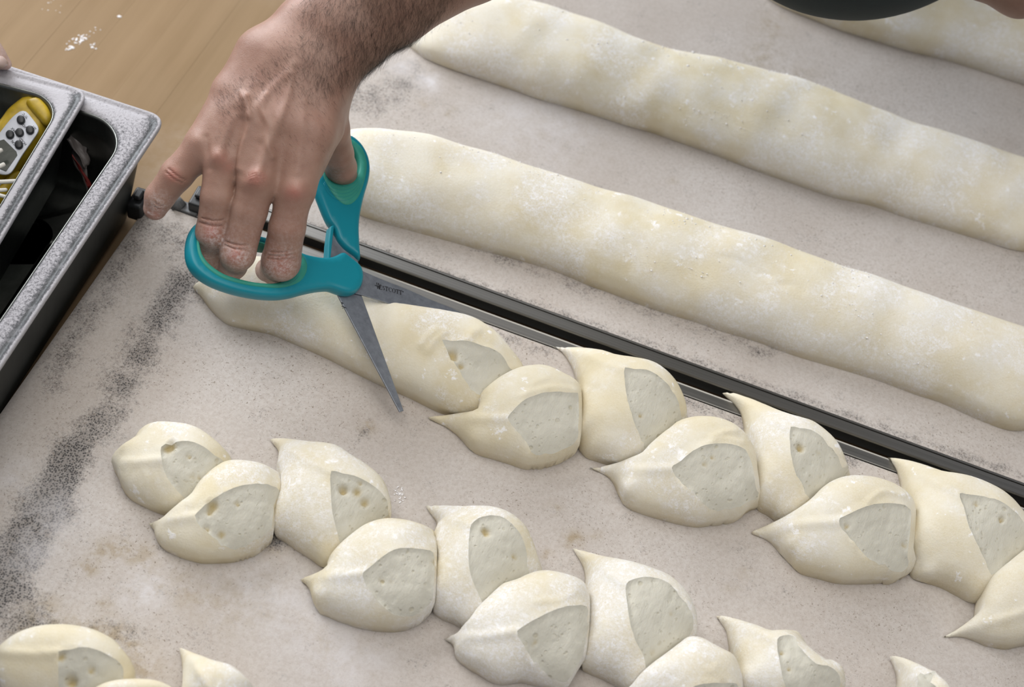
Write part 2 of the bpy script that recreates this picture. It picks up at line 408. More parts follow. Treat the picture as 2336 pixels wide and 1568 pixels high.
def dough(name, px, Hmax, mat, parent=None, cut=None, **kw):
    if name == 'dough_leaf' and cut is not None:
        tip = np.array(px[0], float); cc = np.array(cut, float); k_ = cc[np.linalg.norm(cc-tip, axis=1).argmin()]; dv = (k_-tip); Ld = np.linalg.norm(dv); dv /= Ld; nv_ = np.array([-dv[1], dv[0]])
        rd = list(kw.get('ridges', ()))
        if Ld > 45: rd.append(([tip+dv*12, tip+dv*Ld*.5+nv_*rng.uniform(-4, 4), k_-dv*4], 11, .0021))
        ctr = np.mean(px, 0)
        for _ in range(7):
            q0 = ctr+(np.array(px[int(rng.integers(len(px)))])-ctr)*rng.uniform(.45, .85); an = rng.uniform(0, 3.14); ln = rng.uniform(12, 34)
            rd.append(([q0, q0+np.array([cos(an), sin(an)])*ln, q0+np.array([cos(an+.4), sin(an+.4)])*ln*1.8], rng.uniform(2.5, 5), rng.choice([-.0005, .0005])))
        kw['ridges'] = rd
    sub = {k: kw.pop(k) for k in list(kw) if k in ('label', 'cat', 'group')}
    V, F, bd, zr, top, bot, (_, cutxy), pore = pillow(px, Hmax, cut=cut, **kw)
    n = len(V); C = np.array([V[list(f)].mean(0) for f in F]); ci = inside(C, cutxy) if cut is not None else np.zeros(len(F), bool)
    bi = np.full(n, -1); idx = np.where(~bd)[0]; bi[idx] = n+np.arange(len(idx)); bi[bd] = np.where(bd)[0]
    VV = np.concatenate([np.c_[V, top], np.c_[V[idx], bot[idx]]])
    FF = [f if _ccw(V, f) else f[::-1] for f, c in zip(F, ci) if not c]+[tuple(bi[i] for i in (f[::-1] if _ccw(V, f) else f)) for f in F]
    if parent is None: o = mesh(name, VV, FF, mat, None, loc=(V[:, 0].mean(), V[:, 1].mean(), 0), **sub)
    else: o = mesh(name, VV, FF, mat, parent)
    if cut is not None:
        cf = [f if _ccw(V, f) else f[::-1] for f, c in zip(F, ci) if c]; used = sorted({i for f in cf for i in f}); mp = {j: i for i, j in enumerate(used)}
        c = mesh('cut_face', np.c_[V, top][used], [tuple(mp[i] for i in f) for f in cf], M_CUT, o); attr(c, 'pore', pore[used])
    return o, (V, top)
def _ccw(V, f):
    a, b, c = V[f[0]], V[f[1]], V[f[2]]; return (b[0]-a[0])*(c[1]-a[1])-(b[1]-a[1])*(c[0]-a[0]) > 0
ICO = None
def clumps(name, spots, parent, lumps=True):
    """small crumbs of flour: (pos, radius) -> one stuff mesh"""
    t = (1+5**.5)/2; B = np.array([(-1, t, 0), (1, t, 0), (-1, -t, 0), (1, -t, 0), (0, -1, t), (0, 1, t), (0, -1, -t), (0, 1, -t), (t, 0, -1), (t, 0, 1), (-t, 0, -1), (-t, 0, 1)])/1.9
    BF = [(0, 11, 5), (0, 5, 1), (0, 1, 7), (0, 7, 10), (0, 10, 11), (1, 5, 9), (5, 11, 4), (11, 10, 2), (10, 7, 6), (7, 1, 8), (3, 9, 4), (3, 4, 2), (3, 2, 6), (3, 6, 8), (3, 8, 9), (4, 9, 5), (2, 4, 11), (6, 2, 10), (8, 6, 7), (9, 8, 1)]
    V = []; F = []
    for k, (p, r) in enumerate(spots):
        v = B*r*(1+rng.uniform(-.3, .3, (12, 1)))*np.array([1.15, .9, .35])+p; V.append(v); F += [tuple(i+12*k for i in f) for f in BF]
    return mesh(name, np.concatenate(V), F, M_FLOUR, parent, kind='stuff')

# ================================================================== SETTING: table and proofing boards
TZ = -.022
tb = thing('work_table', (-.2, .3, TZ), 'light maple work table with a floured top under the boards and pans', 'table')
for k in range(12):
    x0 = -.80+.045*k; V, F = box_vf((x0+.00006, -.9, TZ-.04), (x0+.04494, .78, TZ+rng.uniform(-.00012, 0)))
    bevel(mesh('stave', V, F, M_WOOD, tb, smooth=False), .00002, 1)
V, F = box_vf((-.26, -.9, TZ-.04), (1.1, .78, TZ)); mesh('table_top', V, F, M_WOOD, tb, smooth=False)
for x in (-.72, 1.02):
    for y in (-.82, .70):
        V, F = box_vf((x-.035, y-.035, -.92), (x+.035, y+.035, TZ-.04)); mesh('leg', V, F, M_WOOD, tb, smooth=False)
V, F = box_vf((-2.2, -2, -.94), (2.6, 2.6, -.92))
mesh('floor', V, F, m_simple('grey_floor', (.28, .27, .26), .6), kind='structure', smooth=False)

def cloth_patch(parent, x0, x1, y0, y1, sp=.004):
    nx = int((x1-x0)/sp); ny = int((y1-y0)/sp); X, Y = np.meshgrid(np.linspace(x0, x1, nx), np.linspace(y0, y1, ny))
    Zz = np.zeros_like(X)
    e = np.minimum.reduce([X-x0, x1-X]); Zz -= np.where(e < .004, .0022, 0)
    V = np.c_[X.ravel(), Y.ravel(), Zz.ravel()]; i = np.arange(ny*nx).reshape(ny, nx)
    F = np.stack([i[:-1, :-1], i[:-1, 1:], i[1:, 1:], i[1:, :-1]], -1).reshape(-1, 4)
    # thickness: a skirt folded under the board
    b = len(V); c = [(x0, y0), (x1, y0), (x1, y1), (x0, y1)]
    V = np.r_[V, [(x, y, -.0022) for x, y in c], [(x, y, TZ+.004) for x, y in c]]
    F = F.tolist()+[(b+k, b+(k+1) % 4, b+4+(k+1) % 4, b+4+k) for k in range(4)]+[(b+7, b+6, b+5, b+4)]
    o = mesh('cloth_cover', V, F, M_CLOTH, parent)
    PX = proj(V)
    def blob(lines, pts=()):
        a = np.zeros(len(V))
        for l, w, s in lines: a = np.maximum(a, s*np.exp(-(dist_poly(PX, np.array(l, float), False)/w)**2))
        for x, y, r, s in pts: a = np.maximum(a, s*np.exp(-((PX[:, 0]-x)**2+((PX[:, 1]-y)*1.25)**2)/r**2))
        return a
    dark = blob([([(520, 590), (430, 640), (360, 720), (325, 800)], 45, .62), ([(325, 800), (250, 930), (170, 1030)], 50, .50),
                 ([(170, 1030), (130, 1110), (80, 1190)], 42, 1.0), ([(110, 1150), (40, 1270), (0, 1350)], 55, 1.02), ([(0, 1290), (20, 1400), (60, 1440)], 70, .6),
                 ([(330, 500), (300, 560), (250, 650), (120, 860)], 38, .40), ([(330, 520), (420, 560), (440, 600)], 50, .32),
                 ([(800, 215), (860, 225), (930, 180)], 45, .42), ([(1080, 560), (1300, 640), (1600, 745), (1760, 810)], 22, .30),
                 ([(700, 512), (1400, 758), (2336, 1090)], 12, .36), ([(1560, 915), (1700, 965), (1950, 1050)], 22, .40), ([(1080, 745), (1260, 810)], 14, .35)],
                [(630, 1232, 26, .85), (650, 1215, 30, .6), (840, 985, 22, .40), (280, 1440, 60, .35), (620, 560, 40, .3), (1530, 1170, 40, .18)])
    brown = blob([([(230, 1260), (290, 1250), (330, 1300)], 28, .7), ([(350, 1330), (450, 1350), (560, 1400)], 60, .42), ([(100, 1400), (60, 1440), (250, 1440), (330, 1520)], 40, .75)],
                 [(195, 1290, 22, 1.), (210, 1300, 16, 1.), (440, 1350, 22, .9), (465, 1370, 20, .8), (560, 1395, 20, .8), (240, 1375, 18, .8), (340, 1260, 28, .6),
                  (840, 975, 18, .9), (1265, 1160, 15, .9), (1310, 1232, 24, 1.), (1245, 1263, 12, 1.), (1360, 1220, 14, .8), (730, 1480, 30, .6),
                  (1028, 258, 10, 1.), (1036, 247, 7, 1.), (1760, 60, 40, .5), (1740, 130, 45, .45), (1535, 415, 10, .7), (970, 235, 14, .6), (1700, 1310, 20, .4), (1670, 1340, 14, .5),
                  (1830, 180, 50, .3), (620, 1240, 30, .6), (2000, 1160, 18, .3)])
    fl = blob([([(120, 1180), (60, 1260)], 60, .5), ([(560, 1320), (800, 1500)], 90, .5)], [(980, 185, 30, .9), (920, 150, 30, .6), (330, 1350, 60, .7), (1250, 260, 150, .5), (40, 1090, 50, .5)])
    attr(o, 'dark', dark); attr(o, 'brown', brown); attr(o, 'floury', fl); return o

GAP0, GAP1 = .0218, .0318
def rail(parent, y0, y1, hi, x0=-.318, x1=.98):
    """flat steel edge bar with a shallow groove near the cloth and a rounded lip at the gap"""
    w = y1-y0
    if hi: prof = [(y0, -.010), (y0, .0004), (y0+.0007, .0014), (y0+.0016, .0012), (y0+.0022, .0008), (y0+.0112, .0008), (y0+.0114, -.0004), (y0+.0120, -.0004), (y0+.0122, .0012), (y0+.0138, .0012), (y1, .0006), (y1, -.010)]
    else: prof = [(y0, -.010), (y0, .0002), (y0+.0006, .0006), (y1-.0016, .0008), (y1-.0006, .0012), (y1, .0004), (y1, -.010)]
    V = [(x, y, z) for x in (x0, x1) for y, z in prof]; n = len(prof)
    F = [(k, k+1, n+k+1, n+k) for k in range(n-1)]+[(n-1, 0, n, 2*n-1), tuple(range(n)), tuple(range(2*n-1, n-1, -1))]
    return fix_normals(mesh('edge_rail', V, F, M_RAIL, parent, smooth=False, label='brushed steel rail along the dark gap'))
def end_block(parent, px, py, mat=M_BLACK, s=1.0, name='end_bracket'):
    c = at(px, py, .006)
    V, F = box_vf((-.0065*s, -.011*s, -.012), (.0075*s, .012*s, .0065), Matrix.Rotation(.05, 3, 'Z'), c)
    a, b = box_vf((-.0035*s, -.004*s, .0065), (.004*s, .007*s, .0105), Matrix.Rotation(.05, 3, 'Z'), c)
    V, F = merge((V, F), (a, b)); o = mesh(name, V, F, mat, parent, smooth=False); return bevel(o, .0022, 3)
bA = thing('proofing_board', (.1, -.3, TZ), 'stained cloth covered board with the cut dough, nearest the bottom edge', 'board', 'cloth covered proofing boards')
cloth_patch(bA, -.3405, .98, -.62, .0102); rail(bA, .0113, GAP0, False)
bB = thing('proofing_board', (.1, .5, TZ), 'cleaner cloth covered board with whole dough logs, beyond the dark gap', 'board', 'cloth covered proofing boards')
cloth_patch(bB, -.297, .98, .0470, .75); rail(bB, GAP1, .0462, True, -.297)
end_block(bA, 316, 462); end_block(bB, 456, 459)
V, F = tube([at(388, 466, .003), at(402, 462, .003), at(418, 474, .001)], [.006, .0072, .0045], 12); mesh('roller_end', V, F, M_CHAR, bA, label='worn grey roller end')
V, F = box_vf((-.323, .0108, -.012), (-.296, .0215, .0026)); bevel(mesh('end_plate', V, F, M_CHAR, bA, smooth=False), .001, 2)
V, F = box_vf((-.3405, GAP0+.0003, TZ+.001), (.98, GAP1-.0003, -.013)); mesh('gap_shade', V, F, M_BLACK, bA, smooth=False, label='black fill standing for the shade deep in the gap')  # black box put in place of the deep shade between the boards

# ================================================================== DOUGH
A_ = (200, 900, 2.614); E_ = (900, 700, 2.614); F_ = (1600, 800, 2.2405); G_ = (900, 1100, 2.92); H_ = (0, 1100, 3.337); J_ = (1500, 1250, 2.794)
def a(*p): return Z(*A_, *p)
def e(*p): return Z(*E_, *p)
def f(*p): return Z(*F_, *p)
def g(*p): return Z(*G_, *p)
def h(*p): return Z(*H_, *p)
def j(*p): return Z(*J_, *p)
HS = .042
# --- bottom row
L1 = thing('wheat_stalk_dough', at(1000, 1300), 'pale dusted wheat stalk dough cut into leaves, between the other two cut rows', 'dough', 'cut wheat stalk doughs')
dough('dough_leaf', a((140, 400), (165, 350), (230, 300), (283, 275), (290, 240), (340, 205), (420, 187), (520, 198), (620, 215), (690, 245), (760, 290), (810, 335), (850, 375), (865, 420), (830, 490), (770, 560), (700, 620), (640, 660), (560, 675), (490, 695), (420, 680), (330, 640), (250, 595), (200, 530), (172, 460), (150, 430)), .040, M_EPI, L1,
      cut=a((440, 320), (500, 298), (600, 290), (690, 320), (760, 370), (815, 405), (828, 440), (740, 520), (680, 580), (625, 640), (560, 600), (500, 540), (460, 470), (443, 400)), pores=[(383, 1021, 12, .003), (393, 1018, 8, .003), (430, 1041, 4, .004), (440, 1087, 4, .003), (455, 1094, 4, .002)])
dough('dough_leaf', a((362, 770), (400, 765), (440, 755), (490, 710), (560, 655), (615, 620), (640, 570), (700, 500), (770, 445), (830, 415), (900, 412), (980, 420), (1060, 440), (1110, 460), (1150, 480), (1158, 560), (1155, 640), (1125, 700), (1115, 780), (1100, 850), (1050, 890), (980, 935), (900, 965), (800, 975), (680, 978), (600, 960), (520, 935), (450, 905), (405, 850), (395, 810), (375, 785)), HS, M_EPI, L1,
      cut=a((640, 730), (700, 660), (780, 610), (870, 565), (950, 545), (1040, 540), (1100, 550), (1143, 570), (1135, 640), (1110, 700), (1105, 780), (1095, 835), (1040, 885), (970, 915), (880, 918), (820, 910), (770, 870), (700, 810), (655, 770)), pores=[(485, 1152, 12, .0035), (478, 1166, 7, .003), (470, 1208, 7, .004), (541, 1147, 5, .002), (505, 1217, 8, .001)])
dough('dough_leaf', a((1085, 270), (1140, 268), (1200, 275), (1300, 295), (1400, 310), (1490, 330), (1560, 380), (1650, 430), (1740, 500), (1780, 560), (1800, 620), (1812, 670), (1800, 760), (1720, 810), (1640, 850), (1580, 900), (1500, 960), (1420, 1010), (1330, 950), (1250, 900), (1180, 850), (1120, 820), (1105, 760), (1115, 680), (1140, 600), (1147, 480), (1125, 450), (1135, 380), (1138, 335), (1110, 300)), .045, M_EPI2, L1,
      cut=a((1452, 470), (1520, 478), (1590, 490), (1660, 520), (1720, 560), (1760, 600), (1785, 640), (1790, 700), (1785, 760), (1720, 785), (1650, 815), (1580, 860), (1515, 895), (1480, 800), (1458, 700), (1450, 590)), pores=[(783, 1115, 9, .006), (820, 1101, 4, .003), (832, 1144, 9, .003), (815, 1120, 9, .0015)])
dough('dough_leaf', a((1268, 1105), (1330, 1088), (1400, 1060), (1425, 1040), (1430, 1000), (1450, 965), (1500, 910), (1570, 850), (1640, 800), (1720, 770), (1780, 758), (1870, 765), (1960, 785), (2030, 805), (2072, 830), (2082, 900), (2084, 1000), (2080, 1100), (2075, 1200), (2060, 1270), (2010, 1320), (1950, 1360), (1850, 1385), (1750, 1385), (1620, 1365), (1550, 1340), (1500, 1325), (1440, 1300), (1390, 1285), (1360, 1240), (1340, 1200), (1320, 1150)), .046, M_EPI2, L1,
      cut=a((1640, 1075), (1700, 1020), (1770, 965), (1830, 930), (1900, 918), (1990, 925), (2060, 945), (2068, 1040), (2062, 1150), (2052, 1240), (2020, 1290), (1960, 1325), (1880, 1335), (1800, 1300), (1730, 1240), (1680, 1170), (1650, 1120)), pores=[(871, 1322, 4, .003), (896, 1324, 3, .003), (990, 1285, 4, .003)])
dough('dough_leaf', g((207, 160), (300, 170), (400, 178), (520, 185), (640, 195), (740, 225), (830, 285), (885, 345), (930, 450), (965, 550), (985, 605), (990, 650), (900, 680), (780, 720), (710, 770), (630, 850), (560, 920), (475, 945), (400, 910), (330, 885), (262, 860), (265, 780), (265, 600), (278, 540), (265, 460), (265, 330), (290, 265), (250, 220), (225, 190)), .047, M_EPI2, L1,
      cut=g((510, 290), (560, 245), (640, 230), (700, 235), (760, 270), (820, 330), (860, 400), (880, 480), (885, 560), (888, 645), (800, 690), (730, 730), (660, 790), (600, 830), (550, 730), (515, 650), (495, 560), (492, 450), (498, 350)), pores=[(1110, 1212, 8, .003), (1174, 1267, 5, .003), (1122, 1315, 3, .003), (1105, 1206, 6, .002)], ridges=[(g((430, 250), (520, 240), (640, 225)), 6, .001)])
dough('dough_leaf', g((330, 1045), (370, 1030), (415, 1020), (440, 980), (490, 930), (540, 860), (620, 780), (720, 690), (790, 680), (850, 650), (930, 620), (1000, 612), (1090, 628), (1180, 650), (1250, 680), (1280, 720), (1296, 800), (1296, 900), (1292, 980), (1285, 1080), (1268, 1180), (1230, 1240), (1190, 1310), (1150, 1367), (1090, 1378), (1000, 1340), (900, 1315), (850, 1305), (720, 1320), (650, 1300), (570, 1250), (500, 1215), (430, 1185), (405, 1140), (395, 1080), (350, 1060)), .048, M_EPI2, L1,
      cut=g((815, 1000), (870, 960), (950, 910), (1040, 865), (1120, 840), (1200, 832), (1275, 845), (1280, 920), (1275, 1010), (1265, 1100), (1245, 1180), (1200, 1265), (1150, 1345), (1090, 1360), (1020, 1290), (950, 1210), (880, 1120), (840, 1060)), pores=[(1224, 1458, 4, .003), (1215, 1464, 3, .002)], ridges=[(g((930, 800), (1100, 790), (1200, 740)), 8, .0008)])
dough('dough_leaf', g((1185, 440), (1250, 465), (1320, 490), (1400, 520), (1500, 540), (1600, 565), (1700, 595), (1800, 630), (1880, 690), (1950, 770), (1990, 850), (2008, 930), (2005, 1050), (1940, 1100), (1880, 1150), (1800, 1210), (1720, 1270), (1640, 1330), (1570, 1372), (1480, 1320), (1400, 1280), (1320, 1245), (1260, 1235), (1255, 1180), (1275, 1080), (1285, 920), (1285, 700), (1280, 620), (1265, 570), (1230, 510), (1205, 475)), .049, M_EPI2, L1,
      cut=g((1540, 690), (1590, 650), (1680, 630), (1760, 640), (1840, 680), (1900, 750), (1960, 830), (1985, 900), (1985, 980), (1940, 1060), (1880, 1120), (1800, 1180), (1700, 1250), (1650, 1150), (1600, 1050), (1570, 950), (1550, 820)), pores=[(1491, 1488, 4, .003), (1535, 1398, 3, .002)])
dough('dough_leaf', g((1390, 1500), (1480, 1440), (1565, 1367), (1620, 1300), (1700, 1230), (1790, 1165), (1880, 1095), (1940, 1050), (2000, 1052), (2060, 1075), (2110, 1110), (2180, 1145), (2240, 1170), (2270, 1220), (2302, 1300), (2312, 1380), (2300, 1480), (2210, 1580), (2000, 1640), (1800, 1620), (1600, 1570)), .049, M_EPI2, L1,
      cut=g((1900, 1450), (1970, 1380), (2060, 1345), (2160, 1335), (2285, 1340), (2290, 1440), (2245, 1530), (2120, 1590), (2000, 1580)))
dough('dough_leaf', j((375, 435), (430, 445), (500, 470), (570, 500), (640, 525), (680, 550), (760, 548), (830, 545), (885, 548), (905, 590), (940, 650), (990, 700), (1040, 735), (1090, 735), (1140, 765), (1170, 800), (1185, 890), (1160, 980), (1050, 1060), (960, 1110), (870, 1110), (700, 1050), (560, 980), (525, 890), (530, 800), (510, 740), (490, 670), (470, 590), (440, 520), (400, 470)), .048, M_EPI2, L1,
      cut=j((760, 590), (800, 560), (870, 560), (900, 620), (960, 690), (1010, 745), (1080, 755), (1145, 800), (1160, 880), (1100, 980), (1000, 1040), (900, 1050), (830, 940), (800, 850), (775, 720)), pores=[(1787, 1487, 4, .003), (1803, 1526, 4, .003)])
dough('dough_leaf', j((1480, 693), (1540, 715), (1620, 765), (1680, 800), (1740, 840), (1790, 880), (1850, 960), (1870, 1050), (1800, 1160), (1680, 1180), (1600, 1080), (1570, 960), (1550, 830), (1510, 750)), .045, M_EPI2, L1,
      cut=j((1645, 830), (1670, 805), (1720, 835), (1790, 905), (1840, 980), (1820, 1080), (1720, 1120), (1660, 1000)))
# --- middle row
L2 = thing('wheat_stalk_dough', at(1400, 950), 'half cut wheat stalk dough under the scissors, its left end still whole', 'dough', 'cut wheat stalk doughs')
dough('dough_body', [(440, 655), (470, 640), (520, 612), (583, 594), (660, 616), (740, 652), (830, 684), (900, 704), (960, 714), (1020, 721), (1075, 732), (1130, 768), (1165, 805), (1194, 842), (1188, 875), (1150, 905), (1115, 935), (1085, 945), (1040, 938), (1000, 925), (940, 895), (860, 860), (760, 810), (680, 775), (620, 750), (560, 738), (520, 728), (490, 705), (460, 675)], .046, M_EPI, L2,
      cut=e((285, 198), (340, 202), (400, 200), (470, 215), (540, 240), (610, 270), (650, 310), (690, 370), (725, 400), (640, 445), (580, 500), (530, 535), (490, 530), (440, 470), (390, 390), (340, 300)), pores=[(1033, 805, 11, .0045), (1035, 817, 8, .003), (1052, 833, 7, .002)],
      ridges=[(e((165, 225), (200, 180), (260, 130)), 9, .002), (e((200, 260), (235, 210), (300, 150)), 8, .002), (e((440, 200), (470, 150), (500, 140)), 10, .0018), ([(700, 755), (640, 735), (560, 712)], 5, -.0008), (e((560, 260), (620, 290), (700, 350)), 8, .0018)])
dough('dough_leaf', e((200, 660), (300, 655), (400, 645), (490, 632), (492, 570), (520, 520), (580, 470), (660, 420), (740, 385), (820, 374), (890, 376), (960, 400), (1020, 430), (1095, 465), (1112, 520), (1115, 620), (1115, 720), (1108, 800), (1090, 850), (1020, 885), (950, 915), (870, 932), (790, 935), (700, 905), (600, 875), (510, 848), (450, 810), (380, 760), (300, 710), (240, 685)), .046, M_EPI, L2,
      cut=e((672, 672), (720, 610), (780, 560), (850, 525), (930, 508), (1020, 512), (1090, 525), (1098, 620), (1096, 720), (1090, 790), (1060, 835), (1000, 865), (920, 885), (845, 880), (800, 830), (750, 770), (700, 710)), ridges=[(e((740, 540), (850, 500), (960, 480), (1090, 500)), 6, .0012), (e((760, 570), (830, 460), (900, 430)), 6, .0006)])
dough('dough_leaf', e((943, 238), (1030, 250), (1120, 262), (1220, 280), (1330, 315), (1400, 325), (1530, 350), (1620, 410), (1680, 480), (1720, 560), (1745, 640), (1750, 700), (1680, 745), (1620, 800), (1550, 860), (1480, 900), (1370, 924), (1300, 912), (1200, 880), (1110, 848), (1100, 800), (1105, 700), (1108, 560), (1110, 460), (1090, 400), (1050, 330), (1000, 270)), .047, M_EPI, L2,
      cut=e((1370, 375), (1430, 378), (1500, 380), (1560, 410), (1620, 460), (1670, 530), (1700, 610), (1715, 700), (1670, 740), (1610, 795), (1550, 835), (1492, 850), (1460, 770), (1420, 670), (1390, 560), (1372, 450)), pores=[(1462, 947, 5, .002)], ridges=[(e((1700, 610), (1680, 540), (1620, 460)), 4, .001)])
dough('dough_leaf', e((1158, 962), (1230, 960), (1340, 940), (1400, 915), (1465, 890), (1500, 850), (1580, 780), (1640, 735), (1670, 708), (1750, 683), (1830, 678), (1910, 690), (1990, 715), (2060, 760), (2115, 830), (2150, 915), (2156, 985), (2170, 1078), (2182, 1150), (2180, 1192), (2121, 1200), (2052, 1247), (1970, 1265), (1877, 1275), (1810, 1280), (1720, 1265), (1620, 1240), (1500, 1205), (1410, 1185), (1385, 1150), (1350, 1080), (1290, 1020), (1220, 985)), .048, M_EPI, L2,
      cut=e((1650, 970), (1710, 920), (1780, 860), (1880, 820), (1980, 812), (2070, 835), (2110, 880), (2135, 960), (2145, 1050), (2160, 1130), (2155, 1165), (2090, 1180), (2030, 1215), (1960, 1225), (1900, 1215), (1800, 1130), (1720, 1050)), pores=[(1610, 1055, 4, .002), (1628, 1040, 4, .002)], ridges=[(e((1900, 770), (1980, 740), (2040, 740)), 6, .0016), (e((1830, 830), (1960, 780), (2080, 810)), 5, .0012)])
dough('dough_leaf', f((108, 218), (160, 222), (240, 255), (330, 300), (420, 340), (500, 370), (550, 380), (620, 430), (680, 490), (720, 560), (745, 610), (760, 655), (710, 700), (640, 735), (590, 780), (510, 830), (420, 855), (370, 820), (310, 790), (290, 740), (280, 650), (272, 560), (250, 470), (235, 390), (210, 320), (170, 270)), .046, M_EPI, L2,
      cut=f((452, 400), (500, 400), (560, 405), (620, 440), (670, 500), (710, 570), (742, 640), (700, 680), (630, 720), (555, 778), (520, 700), (485, 640), (460, 560), (450, 480)), pores=[(1827, 1019, 9, .004), (1869, 1028, 3, .002), (1812, 1062, 3, .002)])
dough('dough_leaf', f((255, 932), (320, 905), (400, 870), (470, 830), (540, 780), (600, 720), (660, 680), (740, 657), (830, 660), (920, 680), (1000, 715), (1060, 760), (1085, 800), (1088, 880), (1082, 960), (1075, 1030), (1092, 1060), (1100, 1100), (1060, 1140), (980, 1170), (930, 1165), (830, 1167), (720, 1165), (620, 1140), (520, 1110), (480, 1060), (420, 1010), (340, 965)), .047, M_EPI, L2,
      cut=f((697, 880), (760, 835), (840, 800), (900, 785), (980, 780), (1040, 790), (1070, 815), (1070, 900), (1062, 980), (1052, 1060), (1055, 1100), (1025, 1135), (950, 1115), (850, 1050), (780, 980)), pores=[(1933, 1199, 5, .003), (2064, 1242, 4, .003)], ridges=[(f((850, 775), (930, 720), (1040, 740)), 6, .0014)])
dough('dough_leaf', f((952, 547), (1010, 560), (1090, 585), (1180, 620), (1280, 645), (1350, 660), (1430, 690), (1520, 740), (1600, 810), (1649, 870), (1685, 930), (1700, 1020), (1650, 1080), (1590, 1130), (1520, 1190), (1470, 1250), (1425, 1280), (1340, 1230), (1250, 1185), (1150, 1155), (1070, 1140), (1095, 1080), (1070, 1000), (1075, 900), (1080, 830), (1065, 770), (1040, 690), (1010, 620), (975, 570)), .048, M_EPI, L2,
      cut=f((1315, 738), (1380, 735), (1450, 745), (1520, 770), (1590, 820), (1640, 870), (1672, 940), (1675, 1010), (1610, 1060), (1540, 1110), (1480, 1150), (1440, 1060), (1400, 990), (1360, 890), (1340, 800)), pores=[(2288, 1182, 5, .005), (2230, 1146, 4, .002)])
dough('dough_leaf', f((1238, 1467), (1300, 1430), (1370, 1380), (1430, 1320), (1440, 1260), (1470, 1170), (1560, 1090), (1649, 1020), (1720, 985), (1800, 990), (1870, 1060), (1900, 1200), (1880, 1350), (1800, 1440), (1700, 1480), (1649, 1490), (1580, 1503), (1500, 1490), (1400, 1470), (1320, 1462)), .048, M_EPI, L2,
      cut=f((1690, 1200), (1760, 1120), (1860, 1100), (1880, 1200), (1850, 1350), (1780, 1400), (1720, 1320)))
# --- bottom left row
L3 = thing('wheat_stalk_dough', at(150, 1520), 'cut dough in the bottom left corner with a large hole in its cut face', 'dough', 'cut wheat stalk doughs')
dough('dough_leaf', h((-40, 1300), (0, 1275), (60, 1230), (150, 1180), (280, 1140), (430, 1125), (560, 1128), (700, 1150), (830, 1200), (900, 1250), (950, 1310), (1000, 1370), (1030, 1440), (1025, 1510), (980, 1590), (880, 1680), (600, 1760), (300, 1720), (100, 1650), (0, 1540), (-40, 1450), (-80, 1380)), .050, M_EPI, L3,
      cut=h((450, 1310), (530, 1285), (640, 1265), (740, 1280), (850, 1330), (920, 1380), (940, 1440), (920, 1520), (870, 1600), (800, 1660), (600, 1710), (500, 1650), (450, 1560), (445, 1450)), pores=[(163, 1551, 13, .007), (140, 1497, 9, .004), (208, 1527, 7, .003), (130, 1503, 6, .003)])
dough('dough_leaf', h((500, 1760), (620, 1680), (720, 1600), (820, 1560), (900, 1548), (1050, 1540), (1180, 1545), (1250, 1562), (1330, 1600), (1385, 1680), (1395, 1800), (1250, 1900), (1000, 1950), (750, 1900)), .048, M_EPI, L3,
      cut=h((850, 1720), (1000, 1650), (1200, 1640), (1340, 1670), (1350, 1800), (1200, 1880), (1000, 1880)))
dough('dough_leaf', h((1365, 1265), (1420, 1290), (1500, 1335), (1580, 1370), (1650, 1400), (1730, 1415), (1800, 1450), (1870, 1510), (1920, 1562), (1960, 1620), (1980, 1700), (1850, 1830), (1650, 1900), (1450, 1850), (1380, 1740), (1378, 1650), (1385, 1560), (1390, 1450), (1380, 1340)), .048, M_EPI, L3,
      cut=h((1640, 1640), (1700, 1600), (1850, 1620), (1930, 1700), (1830, 1800), (1700, 1820)), ridges=[(h((1500, 1380), (1540, 1500), (1560, 1620)), 14, .0015)])
# --- whole logs
K = lambda *p: Z(1400, 400, 2.4957, *p)
LOG2 = [(742, 352), (770, 320), (800, 304), (860, 305), (900, 312), (941, 316), (989, 325), (1053, 346), (1136, 367), (1200, 391), (1279, 413), (1378, 446), (1400, 453)]+K((200, 185), (430, 265), (700, 350), (980, 435), (1250, 535), (1500, 610), (1750, 700), (2000, 790), (2336, 900), (2700, 1030), (2760, 1300), (2336, 1420), (2150, 1370), (1900, 1260), (1760, 1215), (1560, 1140), (1300, 1060), (1060, 990), (830, 905), (640, 850), (500, 800), (300, 740), (100, 670), (0, 630))+[(1350, 635), (1285, 607), (1200, 580), (1100, 553), (1000, 525), (900, 498), (835, 478), (790, 455), (750, 410)]
N_ = lambda *p: Z(1500, 0, 2.7943, *p)
LOG1 = [(930, 97), (965, 60), (1010, 10), (1050, -25), (1100, -20), (1142, 0), (1219, 14), (1267, 29), (1359, 59), (1442, 96), (1525, 123)]+N_((280, 385), (550, 450), (850, 525), (1050, 590), (1300, 690), (1600, 800), (1850, 890), (2100, 965), (2336, 1040), (2750, 1170), (2800, 1560), (2336, 1560), (2100, 1490), (1800, 1400), (1600, 1340), (1400, 1270), (1150, 1215), (900, 1130), (700, 1060), (500, 985), (300, 910), (150, 860))+[(1496, 287), (1442, 273), (1378, 252), (1308, 230), (1235, 210), (1174, 188), (1098, 163), (1027, 140), (964, 118)]
LOG0 = [(1740, -60), (1800, -110), (1950, -130), (2100, -100), (2200, -60), (2336, -15), (2500, 45), (2560, 160), (2500, 225), (2336, 174), (2299, 163), (2244, 144), (2163, 120), (2081, 101), (2000, 76), (1926, 54), (1850, 24), (1790, 3), (1750, -20)]
